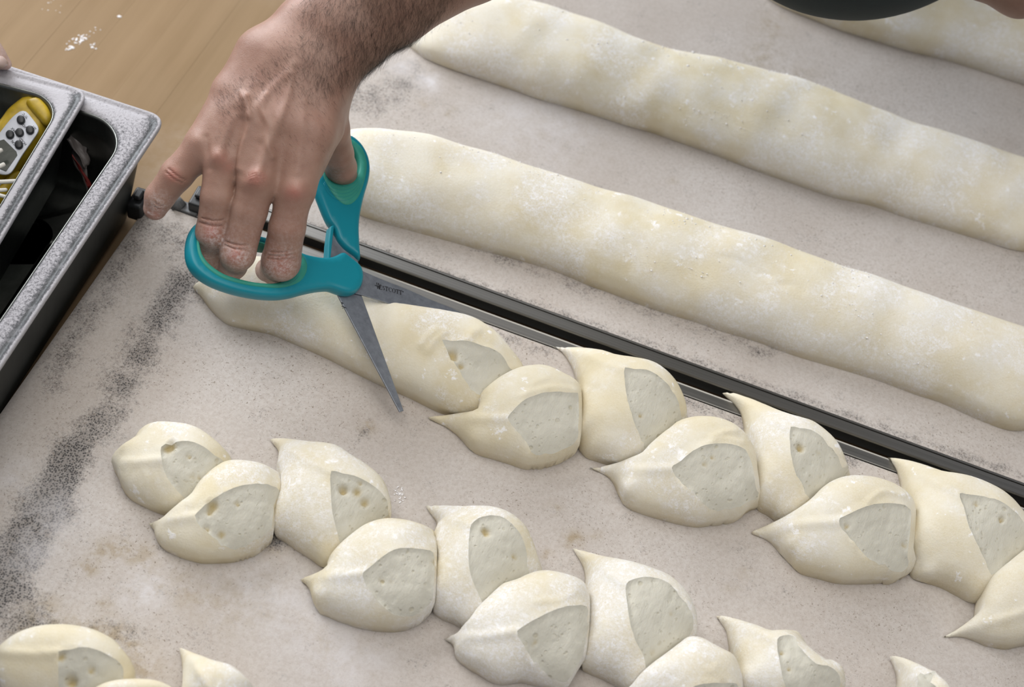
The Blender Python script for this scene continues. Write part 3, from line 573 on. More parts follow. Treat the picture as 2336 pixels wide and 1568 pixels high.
def log(pts, label, Hm, n, **kw):
    o, (V, top) = dough('dough_log', pts, Hm, M_LOG, None, label=label, cat='dough', group='whole floured dough logs', step=.0036, **kw)
    PX = proj(np.c_[V, top]); ok = np.where(top > Hm*.45)[0]; spots = []
    cen = rng.choice(ok, 30)
    for _ in range(n):
        c = cen[int(rng.integers(30)*rng.random())]; p = V[c]+rng.normal(0, 1, 2)*np.array([.022, .007]); k = ((V-p)**2).sum(1).argmin()
        if top[k] > Hm*.45 and ((V[k]-p)**2).sum() < 1e-5: spots.append((np.array([p[0], p[1], top[k]]), rng.choice([.0005, .0007, .0010, .0016], p=[.72, .23, .04, .01])))
    clumps('flour_crumbs', spots, o); return o
log(LOG2, 'middle whole dough log, floured, starting behind the thumb ring of the scissors', .050, 420, ridges=[(K((600, 470), (700, 480), (780, 520), (900, 580)), 4, -.0009), (K((940, 620), (1020, 625), (1080, 660)), 4, -.0011)])
log(LOG1, 'long whole dough log with coarse flour grains, starting under the forearm', .048, 700)
log(LOG0, 'dough log at the top right corner behind the dark apron', .048, 50)

# ================================================================== SCISSORS
NT_, FT_, PV = at(918, 940, .017), at(1078, 732, .010), at(797, 640, .060)
SN = np.cross(NT_-PV, FT_-PV); SN /= np.linalg.norm(SN)
if SN @ FW > 0: SN = -SN
SU = FT_-PV; SU /= np.linalg.norm(SU); SV = np.cross(SN, SU)
def plate(name, px, T, off, r, mat, parent, holes=(), P0=PV, n=SN, u=SU, v=SV, step=.0035, cm=7.0, taper=None, **kw):
    """flat part of real thickness: outline traced on the part's own plane, edges rounded by r"""
    O = P0+n*off
    def flat(pp, c=True):
        q = catmull(pp, cm) if cm else np.array(pp, float); w = np.array([onplane(x, y, O, n)-O for x, y in q]); return np.c_[w@u, w@v]
    poly = flat(px); hl = [flat(hh) for hh in holes]
    V, F, bd = tess(poly, step, rings=(r*.12, r*.4, r*.85), holes=hl)
    d = dist_poly(V, poly)
    for hh in hl: d = np.minimum(d, dist_poly(V, hh))
    k = np.clip(d/r, 0, 1); hgt = T/2*np.sqrt(1-(1-k)**2)
    if taper is not None: hgt = hgt*taper(V, O)
    W3 = O+V[:, :1]*u+V[:, 1:]*v; nv = len(V); idx = np.where(~bd)[0]; bi = np.arange(nv); bi[idx] = nv+np.arange(len(idx))
    VV = np.concatenate([W3+n*hgt[:, None], W3[idx]-n*hgt[idx, None]])
    FF = [f if _ccw(V, f) else f[::-1] for f in F]; FF = FF+[tuple(bi[i] for i in f[::-1]) for f in FF]
    return mesh(name, VV, FF, mat, parent, **kw)
def prism(name, px, T, off, mat, parent, P0=PV, n=SN, bw=.0003, **kw):
    O = P0+n*off; q = np.array([onplane(x, y, O, n) for x, y in px]); m_ = len(q)
    a2 = np.array(px, float); A2 = np.sum(a2[:, 0]*np.roll(a2[:, 1], -1)-np.roll(a2[:, 0], -1)*a2[:, 1])
    V = np.r_[q+n*T/2, q-n*T/2]; F = [tuple(range(m_)), tuple(range(2*m_-1, m_-1, -1))]+[(i, m_+i, m_+(i+1) % m_, (i+1) % m_) for i in range(m_)]
    return bevel(fix_normals(mesh(name, V, F, mat, parent, smooth=False, **kw)), bw, 2)
sc = thing('scissors', (PV[0], PV[1], 0), 'open teal handled scissors with steel blades held over the dough', 'scissors')
c3 = lambda *p: Z(400, 280, 2.24, *p)
nb = prism('blade', [(920, 938), (911, 941), (770, 675), (756, 640), (750, 594), (755, 532), (766, 545), (790, 570), (816, 596), (822, 635), (824, 675)], .0016, -.0012, M_BLADE, sc, label='blade pointing down to the cloth in front of the dough')
fb = prism('blade', [(770, 615), (824, 618), (855, 632), (931, 662), (985, 686), (1029, 703), (1078, 728), (1077, 736), (1040, 733), (1016, 729), (960, 718), (920, 706), (877, 690), (825, 674), (775, 662)], .0016, .0010, M_BLADE, sc, label='blade with black lettering lying behind the dough')
# dark ground cutting edges
def strip(name, px, off, mat, parent, T=.0006):
    return plate(name, px, T, off, .0002, mat, parent, cm=0)
HOLE_T = [(791, 336), (804, 351), (813, 374), (812, 396), (802, 412), (785, 421), (765, 421), (748, 410), (741, 388), (748, 360), (768, 341)]
HOLE_F = [(449, 548), (451, 578), (462, 600), (480, 617), (505, 632), (540, 643), (580, 651), (621, 652), (650, 640), (670, 614), (680, 594), (660, 578), (625, 573), (596, 571), (560, 560), (520, 543), (490, 533), (465, 532)]
th = plate('handle', [(791, 311), (806, 318), (823, 335), (836, 360), (841, 387), (838, 415), (828, 450), (820, 485), (816, 520), (817, 560), (819, 596), (812, 590), (799, 580), (785, 570), (768, 550), (759, 526), (748, 512), (738, 492), (727, 465), (718, 440), (714, 418), (722, 405), (728, 385), (735, 360), (750, 335), (770, 318)], .0105, -.0005, .003, M_TEAL, sc, holes=[HOLE_T], label='teal thumb handle')
prism('fin', [(758, 517), (749, 521), (744, 560), (742, 594), (749, 596), (753, 560)], .0085, -.001, M_TEAL, th, bw=.0009)
plate('soft_grip', [(791, 321), (806, 329), (823, 348), (832, 378), (830, 405), (823, 432), (812, 458), (795, 474), (776, 474), (755, 456), (737, 428), (728, 404), (731, 372), (745, 346), (768, 328)], .0124, -.0005, .0018, M_GRIP, th, holes=[[(x+(780-x)*.03, y+(380-y)*.03) for x, y in HOLE_T]])
fh = plate('handle', [(470, 503), (452, 508), (436, 522), (427, 542), (423, 568), (425, 592), (434, 614), (451, 633), (475, 649), (505, 662), (545, 674), (590, 682), (630, 684), (662, 680), (692, 672), (722, 666), (750, 664), (766, 669), (782, 674), (798, 675), (812, 668), (822, 653), (825, 632), (820, 613), (808, 600), (795, 590), (779, 579), (768, 583), (755, 589), (735, 591), (712, 588), (685, 581), (660, 567), (635, 558), (607, 547), (585, 541), (555, 528), (520, 512), (495, 504)], .0125, .0035, .0032, M_TEAL, sc, holes=[HOLE_F], label='teal finger handle around three fingers')
plate('soft_grip', [(462, 520), (449, 528), (440, 548), (441, 582), (452, 608), (472, 628), (500, 645), (540, 657), (580, 664), (625, 667), (655, 662), (680, 650), (693, 630), (695, 610), (688, 594), (672, 574), (630, 562), (600, 560), (560, 548), (520, 531), (490, 522)], .0144, .0035, .0018, M_GRIP, fh, holes=[[(x+(560-x)*.02, y+(592-y)*.02) for x, y in HOLE_F]])
# moulded arcs on the pads
def arc_line(parent, cx, cy, rx, ry, a0, a1, off):
    P = [onplane(cx+rx*cos(radians(t)), cy+ry*sin(radians(t)), PV+SN*off, SN) for t in np.linspace(a0, a1, 18)]
    V, F = tube(P, .00010, 6); mesh('groove', V, F, M_TEAL, parent)
for k in range(5): arc_line(th, 782, 392-k*1.0, 40+k*2.2 if k < 5 else 0, 34+k*9, 20, 155, .00572)
for k in range(4): arc_line(fh, 648, 606, 30+k*3.2, 30+k*4.5, -5, 100, .01072)
# lettering, drawn as flat ink strokes on the blade
def ink(polys, name, O, ux, uy, h, parent):
    V = []; F = []
    for p in polys:
        F.append(tuple(range(len(V), len(V)+len(p)))); V += [O+ux*x*h+uy*y*h for x, y in p]
    return mesh(name, V, F, M_INK, parent, smooth=False)
def arcs(cx, cy, rx, ry, a0, a1, t0, t1, n=14):
    out = []
    A = np.radians(np.linspace(a0, a1, n+1))
    for p, q in zip(A[:-1], A[1:]):
        w = lambda x: .035+t0+(t1-t0)*abs(cos(x)); f_ = lambda x, s: (cx+(rx-s*w(x))*cos(x), cy+(ry-s*w(x)*.6)*sin(x))
        out.append([f_(p, 0), f_(q, 0), f_(q, 1), f_(p, 1)])
    return out
def bar(x0, y0, x1, y1, t):
    dx, dy = x1-x0, y1-y0; t = t+.035; l = sqrt(dx*dx+dy*dy); nx, ny = -dy/l*t/2, dx/l*t/2; return [(x0+nx, y0+ny), (x1+nx, y1+ny), (x1-nx, y1-ny), (x0-nx, y0-ny)]
def glyph(c, x):
    if c == 'W': return [bar(x, 1.1, x+.28, -.05, .12), bar(x+.28, -.05, x+.5, 1.05, .07), bar(x+.36, 1.1, x+.62, -.05, .15), bar(x+.62, -.05, x+.86, 1.1, .07), bar(x-.12, 1.1, x+.14, 1.1, .07), bar(x+.26, 1.1, x+.5, 1.1, .07), bar(x-.32, .52, x+.6, .42, .08), bar(x-.36, .5, x-.22, .56, .16)], .86
    if c == 'E': return [bar(x+.1, 0, x+.1, .86, .13), bar(x, .83, x+.5, .83, .07), bar(x, .03, x+.54, .03, .07), bar(x+.1, .46, x+.42, .46, .07), bar(x+.48, .83, x+.5, .66, .06), bar(x+.52, .03, x+.55, .22, .06)], .6
    if c == 'S': return arcs(x+.27, .62, .22, .23, 30, 270, .06, .13)+arcs(x+.27, .24, .24, .24, -150, 90, .06, .13), .58
    if c == 'T': return [bar(x+.31, 0, x+.31, .86, .14), bar(x, .83, x+.62, .83, .07), bar(x+.02, .84, x+0, .64, .06), bar(x+.6, .84, x+.62, .64, .06), bar(x+.18, .03, x+.44, .03, .06)], .66
    if c == 'C': return arcs(x+.36, .43, .35, .46, 50, 320, .05, .15)+[bar(x+.6, .84, x+.61, .6, .06)], .72
    if c == 'O': return arcs(x+.38, .43, .37, .46, 0, 360, .05, .15, 22), .80
x = 0; polys = []
for i, c in enumerate('WESTCOTT'):
    p, w = glyph(c, x-(.16 if i == 1 else 0)); polys += p; x += w+(-.12 if i == 0 else -.14 if i == 1 else .02)
polys += arcs(x+.14, .70, .13, .13, 0, 360, .04, .04, 14)+[bar(x+.1, .64, x+.1, .76, .04), bar(x+.1, .74, x+.17, .74, .04), bar(x+.12, .70, x+.18, .64, .04)]
O_ = onplane(859, 658, PV+SN*.00192, SN); E1 = onplane(921, 674, PV+SN*.00192, SN); ux = E1-O_; Lw = np.linalg.norm(ux); ux /= Lw; uy = np.cross(SN, ux)
if uy @ DN > 0: uy = -uy
ink(polys, 'lettering', O_, ux, uy, Lw/(x+.28), fb)
O2 = onplane(777, 690, PV+SN*.0, SN)
ink([[(0, 0), (5, -2), (9, -1), (4, 1)], [(2, -4), (4, -6), (5, -3), (3, -2)], [(2, -10), (10, -12), (17, -11), (9, -9), (3, -8.5)], [(5, -14), (8, -17), (6, -12)]], 'smudge', O2, ux, uy, .00033, nb)

# ================================================================== HAND AND ARM (one continuous skin surface)
def surf_nets(fun, lo, hi, h, coarse=6):
    lo = np.array(lo); n = np.ceil((np.array(hi)-lo)/h/coarse).astype(int)*coarse+1
    cg = [lo[i]+h*coarse*np.arange((n[i]-1)//coarse+1) for i in range(3)]
    C = np.stack(np.meshgrid(*cg, indexing='ij'), -1); Fc = fun(C.reshape(-1, 3)).reshape(C.shape[:3])
    near = np.abs(Fc) < h*coarse*1.9
    G = np.repeat(np.repeat(np.repeat(Fc, coarse, 0), coarse, 1), coarse, 2)
    Nf = np.repeat(np.repeat(np.repeat(near, coarse, 0), coarse, 1), coarse, 2)
    s = coarse//2; G = np.roll(G, (-s, -s, -s), (0, 1, 2))[:n[0], :n[1], :n[2]].copy(); Nf = np.roll(Nf, (-s, -s, -s), (0, 1, 2))[:n[0], :n[1], :n[2]]
    idx = np.argwhere(Nf)
    for i in range(0, len(idx), 400000): k = idx[i:i+400000]; G[k[:, 0], k[:, 1], k[:, 2]] = fun(lo+k*h)
    S = G < 0; cell = np.zeros(np.array(G.shape)-1, bool); cnt = np.zeros(cell.shape); P = np.zeros(cell.shape+(3,))
    sl = lambda d, ax: tuple(slice(d[i], G.shape[i]-1+d[i]) for i in range(3))
    for ax in range(3):
        for d1 in (0, 1):
            for d2 in (0, 1):
                o = [0, 0, 0]; oth = [i for i in range(3) if i != ax]; o[oth[0]] = d1; o[oth[1]] = d2; q = list(o); q[ax] = 1
                A = G[sl(o, ax)]; B = G[sl(q, ax)]; x_ = (A < 0) != (B < 0)
                t = np.where(x_, A/np.where(x_, A-B, 1), 0); cnt += x_
                for i in range(3): P[..., i] += x_*(o[i]+(t if i == ax else 0))
    cell = cnt > 0; ids = -np.ones(cell.shape, int); w = np.argwhere(cell); ids[cell] = np.arange(len(w))
    V = lo+(w+P[cell]/cnt[cell][:, None])*h; F = []
    for ax in range(3):
        o1, o2 = [i for i in range(3) if i != ax]
        sA = [slice(1, G.shape[i]-1) for i in range(3)]; sA[ax] = slice(0, G.shape[ax]-1); sB = list(sA); sB[ax] = slice(1, G.shape[ax])
        x_ = S[tuple(sA)] != S[tuple(sB)]; k = np.argwhere(x_); k[:, o1] += 1; k[:, o2] += 1
        def c_(a, b): q = k.copy(); q[:, o1] -= a; q[:, o2] -= b; return ids[q[:, 0], q[:, 1], q[:, 2]]
        quad = np.stack([c_(1, 1), c_(0, 1), c_(0, 0), c_(1, 0)], 1); sg = S[k[:, 0], k[:, 1], k[:, 2]]
        if ax == 1: sg = ~sg
        quad[~sg] = quad[~sg][:, ::-1]; F.append(quad)
    F = np.concatenate(F); return V, F[(F >= 0).all(1)]
def cone(P, a, b, ra, rb):
    ab = b-a; L = ab@ab; t = np.clip(((P-a)@ab)/L, 0, 1); return np.linalg.norm(P-(a+t[:, None]*ab), axis=1)-(ra+(rb-ra)*t)
def smin(a, b, k):
    h_ = np.clip(.5+.5*(b-a)/k, 0, 1); return b+(a-b)*h_-k*h_*(1-h_)
SR = 1.05/FPX
def J(px, py, t, r): return dep(px, py, t), r*t/FPX
def chain(P, js, k=.003):
    d = None
    for (a_, ra), (b_, rb) in zip(js[:-1], js[1:]):
        c = cone(P, a_, b_, ra, rb); d = c if d is None else smin(d, c, k)
    return d
PINKY = [J(505, 285, 1.060, 40), J(462, 335, 1.056, 39), J(404, 398, 1.060, 37), J(364, 450, 1.066, 33), J(354, 476, 1.070, 27)]
RING = [J(530, 270, 1.055, 42), J(506, 368, 1.052, 40), J(498, 450, 1.056, 39.5), J(486, 530, 1.066, 38.5), J(478, 580, 1.096, 31), J(500, 610, 1.125, 27)]
MID = [J(600, 290, 1.052, 44), J(588, 412, 1.048, 43), J(569, 480, 1.055, 40.5), J(542, 578, 1.066, 40), J(532, 606, 1.094, 31), J(512, 640, 1.122, 26)]
IDX = [J(680, 300, 1.058, 46), J(672, 435, 1.056, 41), J(655, 520, 1.066, 41), J(641, 597, 1.084, 44), J(626, 616, 1.112, 33), J(610, 616, 1.135, 28)]
THUMB = [J(742, 190, 1.085, 50), J(757, 295, 1.108, 40), J(770, 350, 1.138, 36), J(777, 382, 1.158, 36), J(786, 405, 1.180, 30)]
PALM = [[J(590, 130, 1.066, 54), J(535, 215, 1.064, 52), J(484, 318, 1.060, 44)], [J(640, 140, 1.062, 58), J(576, 250, 1.056, 54), J(505, 362, 1.054, 40)],
        [J(690, 160, 1.062, 58), J(640, 280, 1.052, 54), J(590, 405, 1.050, 41)], [J(735, 180, 1.068, 58), J(712, 300, 1.058, 52), J(674, 428, 1.057, 41)],
        [J(740, 200, 1.085, 54), J(735, 290, 1.080, 48), J(700, 380, 1.076, 40)], [J(600, 250, 1.085, 60), J(640, 320, 1.085, 60)]]
ARM = [[J(628, 122, 1.070, 62), J(700, 60, 1.072, 66), J(765, 5, 1.072, 68), J(1000, -190, 1.05, 86), J(1280, -420, 1.00, 98)],
       [J(755, 150, 1.072, 64), J(815, 85, 1.072, 66), J(905, 22, 1.072, 74), J(1085, -95, 1.06, 92), J(1380, -350, 1.01, 104)],
       [J(690, 140, 1.072, 68), J(790, 70, 1.068, 72), J(900, -30, 1.066, 84), J(1150, -260, 1.05, 100)], [J(700, 150, 1.09, 58), J(850, 45, 1.095, 66), J(1050, -120, 1.08, 80)]]
def hand_sdf(P):
    p = None
    for c_ in PALM: d = chain(P, c_, .004); p = d if p is None else smin(p, d, .013)
    ar = None
    for c_ in ARM: d = chain(P, c_, .010); ar = d if ar is None else smin(ar, d, .014)
    p = smin(p, ar, .018); out = p
    for c_, k in ((PINKY, .012), (RING, .007), (MID, .007), (IDX, .009), (THUMB, .012)): out = np.minimum(out, smin(p, chain(P, c_), k))
    return out
allj = np.array([q[0] for c_ in PALM+ARM+[PINKY, RING, MID, IDX, THUMB] for q in c_])
V, F = surf_nets(hand_sdf, allj.min(0)-.035, allj.max(0)+.035, .00135)
def vnormals(V, F):
    n = np.cross(V[F[:, 2]]-V[F[:, 0]], V[F[:, 3]]-V[F[:, 1]]); N = np.stack([sum(np.bincount(F[:, k], n[:, i], len(V)) for k in range(4)) for i in range(3)], 1)
    return N/(np.linalg.norm(N, axis=1)[:, None]+1e-12)
def relax(V, F, it, w=.5):
    for _ in range(it):
        S = np.zeros_like(V); c = np.zeros(len(V))
        for k in range(4):
            for q in (1, 3):
                j_ = F[:, (k+q) % 4]
                for i in range(3): S[:, i] += np.bincount(F[:, k], V[j_, i], len(V))
                c += np.bincount(F[:, k], None, len(V))
        V = V*(1-w)+S/c[:, None]*w
    return V
V = relax(V, F, 3); N = vnormals(V, F)
cen = V.mean(0)
if np.sum(N*(V-cen)) < 0: F = F[:, ::-1]; N = -N
PX = proj(V); fac = np.clip(-(N@FW), 0, 1)**.6
c1 = lambda *p: np.array(Z(300, 0, 2.24, *p))
def band(line, w): return np.exp(-(dist_poly(PX, catmull(line, 6, False), False)/w)**2)*fac
def spot(x, y, r, ry=None): return np.exp(-((PX[:, 0]-x)**2/r**2+(PX[:, 1]-y)**2/(ry or r)**2))*fac
disp = np.zeros(len(V))
# tendons and veins on the back of the hand
for ln, w, a_ in ((c1((585, 500), (605, 590), (600, 660), (570, 760), (550, 860)), 9, .0027), (c1((830, 330), (770, 400), (700, 470), (650, 530), (610, 590)), 11, .0013), (c1((690, 490), (670, 560), (700, 640), (690, 720), (720, 800)), 8, .0017),
                  (c1((560, 470), (590, 540), (610, 600)), 5, .0008), (c1((820, 380), (790, 520), (740, 650), (690, 760), (650, 880)), 10, .0017), (c1((640, 640), (600, 720), (560, 800), (480, 780)), 12, .0004),
                  (c1((880, 520), (870, 680), (850, 880)), 11, .0010), (c1((520, 600), (470, 720), (450, 790)), 9, .0008), (c1((700, 260), (640, 420), (560, 520)), 16, .0006)): disp += a_*band(ln, w)
for x, y, r, a_ in ((586, 408, 20, .0028), (678, 432, 22, .0024), (500, 358, 18, .0022), (452, 320, 16, .0010), (541, 580, 22, .0008), (641, 596, 24, .0007), (484, 532, 20, .0008), (404, 396, 18, .0010)): disp += a_*spot(x, y, r)
for ln, w, a_ in ((c1((560, 620), (510, 720), (490, 790)), 13, -.0012), (c1((650, 740), (620, 820), (580, 900)), 12, -.0011), (c1((780, 700), (760, 830), (730, 960)), 14, -.0012), (c1((960, 560), (990, 640), (1010, 760)), 14, -.0010), (c1((380, 700), (390, 780), (395, 860)), 7, -.0012)): disp += a_*band(ln, w)
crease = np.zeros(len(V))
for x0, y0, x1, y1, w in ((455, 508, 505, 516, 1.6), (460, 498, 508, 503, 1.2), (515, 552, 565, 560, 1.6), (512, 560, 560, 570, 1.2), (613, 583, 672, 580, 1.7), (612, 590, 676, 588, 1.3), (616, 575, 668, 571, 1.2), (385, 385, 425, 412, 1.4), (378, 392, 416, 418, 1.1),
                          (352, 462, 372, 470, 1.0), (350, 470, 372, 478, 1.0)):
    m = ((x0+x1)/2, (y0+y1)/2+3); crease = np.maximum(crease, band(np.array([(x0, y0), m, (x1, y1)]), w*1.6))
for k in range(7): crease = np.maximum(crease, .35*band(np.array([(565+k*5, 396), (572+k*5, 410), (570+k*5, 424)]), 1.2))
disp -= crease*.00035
V2 = V+N*disp[:, None]
person = thing('person', (.35, 1.02, -.92), 'baker in a dark apron leaning over the boards, hairy forearm reaching down to hold scissors', 'person')
hand = mesh('arm_and_hand', V2, F, M_SKIN, person)
attr(hand, 'crease', crease)
red = np.zeros(len(V))
for x, y, r, a_ in ((586, 408, 22, .6), (672, 438, 22, .55), (505, 362, 18, .35), (484, 530, 20, .7), (540, 582, 18, .8), (641, 604, 26, .65), (395, 398, 15, .85), (356, 494, 16, .7), (520, 380, 16, .3), (512, 662, 20, 1.), (786, 400, 22, .4)): red = np.maximum(red, a_*spot(x, y, r))
attr(hand, 'red', red)
fl = np.clip(.75*(spot(490, 545, 26)+spot(548, 590, 26)+.8*spot(645, 600, 34)+.9*spot(362, 470, 30)+.5*spot(478, 590, 22)+.6*spot(600, 625, 22)+.6*spot(765, 395, 24)), 0, 1)+.22*np.clip((PX[:, 1]-430)/150, 0, 1)
fl = np.maximum(fl, band(np.array([(336, 483), (345, 490), (352, 493), (362, 497), (366, 504)]), 1.8)*1.6)
attr(hand, 'flour', np.clip(fl, 0, 1.4)); attr(hand, 'pale', .0*PX[:, 0])
# nail of the little finger and dried dough thread
# hair
rgn = np.zeros(len(V))
def inpoly(*p): return inside(PX, c1(*p)).astype(float)
rgn = np.maximum(rgn, .95*inpoly((430, 520), (560, 400), (700, 330), (800, 200), (840, 60), (900, -40), (1700, -40), (1400, 260), (1120, 430), (980, 470), (860, 400), (760, 380), (640, 470), (560, 560), (470, 590)))
rgn = np.maximum(rgn, .5*inpoly((640, 330), (760, 180), (820, 40), (1700, -300), (1700, -40), (1100, 440), (1000, 540), (880, 560), (700, 440)))
rgn = np.maximum(rgn, .22*inpoly((360, 690), (470, 640), (560, 760), (420, 800))); rgn = np.maximum(rgn, .12*inpoly((700, 500), (1050, 500), (1000, 800), (760, 800)))
und = np.clip((PX[:, 0]-700)/150, 0, 1)*(PX[:, 1] < 200)
fur = np.clip(np.clip((PX[:, 0]-680)/120, 0, 1)*np.clip((190-PX[:, 1])/60, 0, 1), 0, 1)
rgn = np.maximum(rgn, 1.7*inpoly((420, 500), (520, 400), (680, 330), (800, 260), (830, 400), (700, 470), (600, 560), (470, 600)))
# smooth the region weights over the surface
w = rgn.copy()
for _ in range(14):
    S = np.bincount(F.ravel(), np.repeat(w[F].mean(1), 4), len(V)); w = S/np.bincount(F.ravel(), None, len(V))
attr(hand, 'fur', np.clip(np.minimum(w, 1)*np.clip((PX[:, 0]-640)/200, 0, 1), 0, 1))
wt = w*(PX[:, 1] > -260)*(1+.6*und); wt = wt/wt.sum()
pick = rng.choice(len(V), 15000, p=wt); HV = []; HF = []
for i in pick:
    n_ = N[i]; ax = (dep(1000, -190, 1.07)-dep(690, 140, 1.07)); ax /= np.linalg.norm(ax)
    side = np.cross(ax, n_); side /= np.linalg.norm(side)+1e-9
    arm = np.clip((PX[i, 0]-640)/160, 0, 1)*(PX[i, 1] < 230)
    g1 = -ax*rng.uniform(.2, .8)*(1 if arm > .3 else .3)+side*(rng.normal(.45, .28) if arm > .3 else rng.normal(.9, .22)) 
    g1 = g1-n_*(g1@n_); g1 /= np.linalg.norm(g1)+1e-9
    L = (rng.uniform(.005, .0095)*(1+.5*(N[i]@FW > -.35)) if arm > .3 else rng.uniform(.0025, .005)); up_ = rng.uniform(.15, .5); r = rng.uniform(.000032, .000065)*(1 if arm > .3 else .95)
    P0 = V2[i]+rng.normal(0, .0005, 3); curl = rng.normal(0, .22, 3)
    pts = [P0+ (g1+curl*s*.6)*L*s + n_*(L*up_*s*(1-.55*s)+.00005) for s in (0, .35, .7, 1.)]
    b = len(HV); t = np.cross(g1, n_)
    for s, q in enumerate(pts):
        rr = r*(1-.25*s); HV += [q+t*rr, q-t*rr*.5+n_*rr*.87, q-t*rr*.5-n_*rr*.87]
    for s in range(3):
        for k in range(3): HF.append((b+s*3+k, b+s*3+(k+1) % 3, b+s*3+3+(k+1) % 3, b+s*3+3+k))
mesh('arm_hair', HV, HF, M_HAIR, person, kind='stuff')
# torso with apron, sleeves and the other forearm, mostly above the frame
def blob_mesh(fun, lo, hi, h, name, mat, parent, **kw):
    V, F = surf_nets(fun, lo, hi, h, 4); V = relax(V, F, 3); N = vnormals(V, F)
    if np.sum(N*(V-V.mean(0))) < 0: F = F[:, ::-1]
    return mesh(name, V, F, mat, parent, **kw), V
tc = dep(1966, -336, 1.0)
def torso(P):
    q = P-tc; u_ = q@RX; v_ = q@DN; w_ = q@FW
    belly = np.sqrt((u_/.121)**2+(v_/.116)**2+(w_/.11)**2)-1
    d = belly*.11
    d = smin(d, cone(P, tc-DN*.03+RX*.0, tc+np.array([.02, .20, .16]), .085, .15), .05)
    d = smin(d, cone(P, tc+np.array([0, .10, .04]), np.array([tc[0]+.04, .98, .10]), .09, .15), .05)
    d = smin(d, cone(P, np.array([tc[0]+.04, .98, .08]), np.array([tc[0]+.04, 1.02, -.80]), .15, .11), .05)
    sh1 = tc+np.array([-.16, .14, .16]); sh2 = tc+np.array([.20, .16, .16])
    el1 = dep(1330, -385, 1.005)
    d = smin(d, cone(P, sh1, el1+np.array([.01, .03, .01]), .062, .052), .03)
    d = smin(d, cone(P, sh2, dep(2700, -190, 1.12), .062, .050), .03)
    return d
blob_mesh(torso, np.array([tc[0]-.48, tc[1]-.35, -.92]), np.array([tc[0]+.58, 1.22, tc[2]+.42]), .008, 'apron_and_shirt', M_APRON, person)
OA = [J(2235, -52, 1.20, 48), J(2330, -22, 1.20, 58), J(2480, -75, 1.18, 66), J(2700, -180, 1.12, 78)]
FG = [[J(2235, -52, 1.20, 44), J(2150, -95, 1.22, 30), J(2110, -150, 1.24, 22)], [J(2240, -60, 1.19, 40), J(2170, -130, 1.20, 26), J(2150, -190, 1.22, 20)], [J(2250, -70, 1.18, 40), J(2210, -150, 1.19, 26), J(2195, -205, 1.21, 20)], [J(2265, -70, 1.18, 40), J(2250, -150, 1.19, 24), J(2240, -195, 1.21, 19)], [J(2235, -50, 1.21, 34), J(2200, -40, 1.25, 22), J(2170, -40, 1.27, 18)]]
def fore2(P):
    d = chain(P, OA, .01)
    for c_ in FG: d = smin(d, chain(P, c_), .008)
    return d
q = np.array([x_[0] for x_ in OA+sum(FG, [])])
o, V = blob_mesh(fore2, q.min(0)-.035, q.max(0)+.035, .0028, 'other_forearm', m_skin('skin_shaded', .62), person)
for k in ('crease', 'red', 'flour', 'pale', 'fur'): attr(o, k, np.full(len(V), .0 if k != 'fur' else .3))

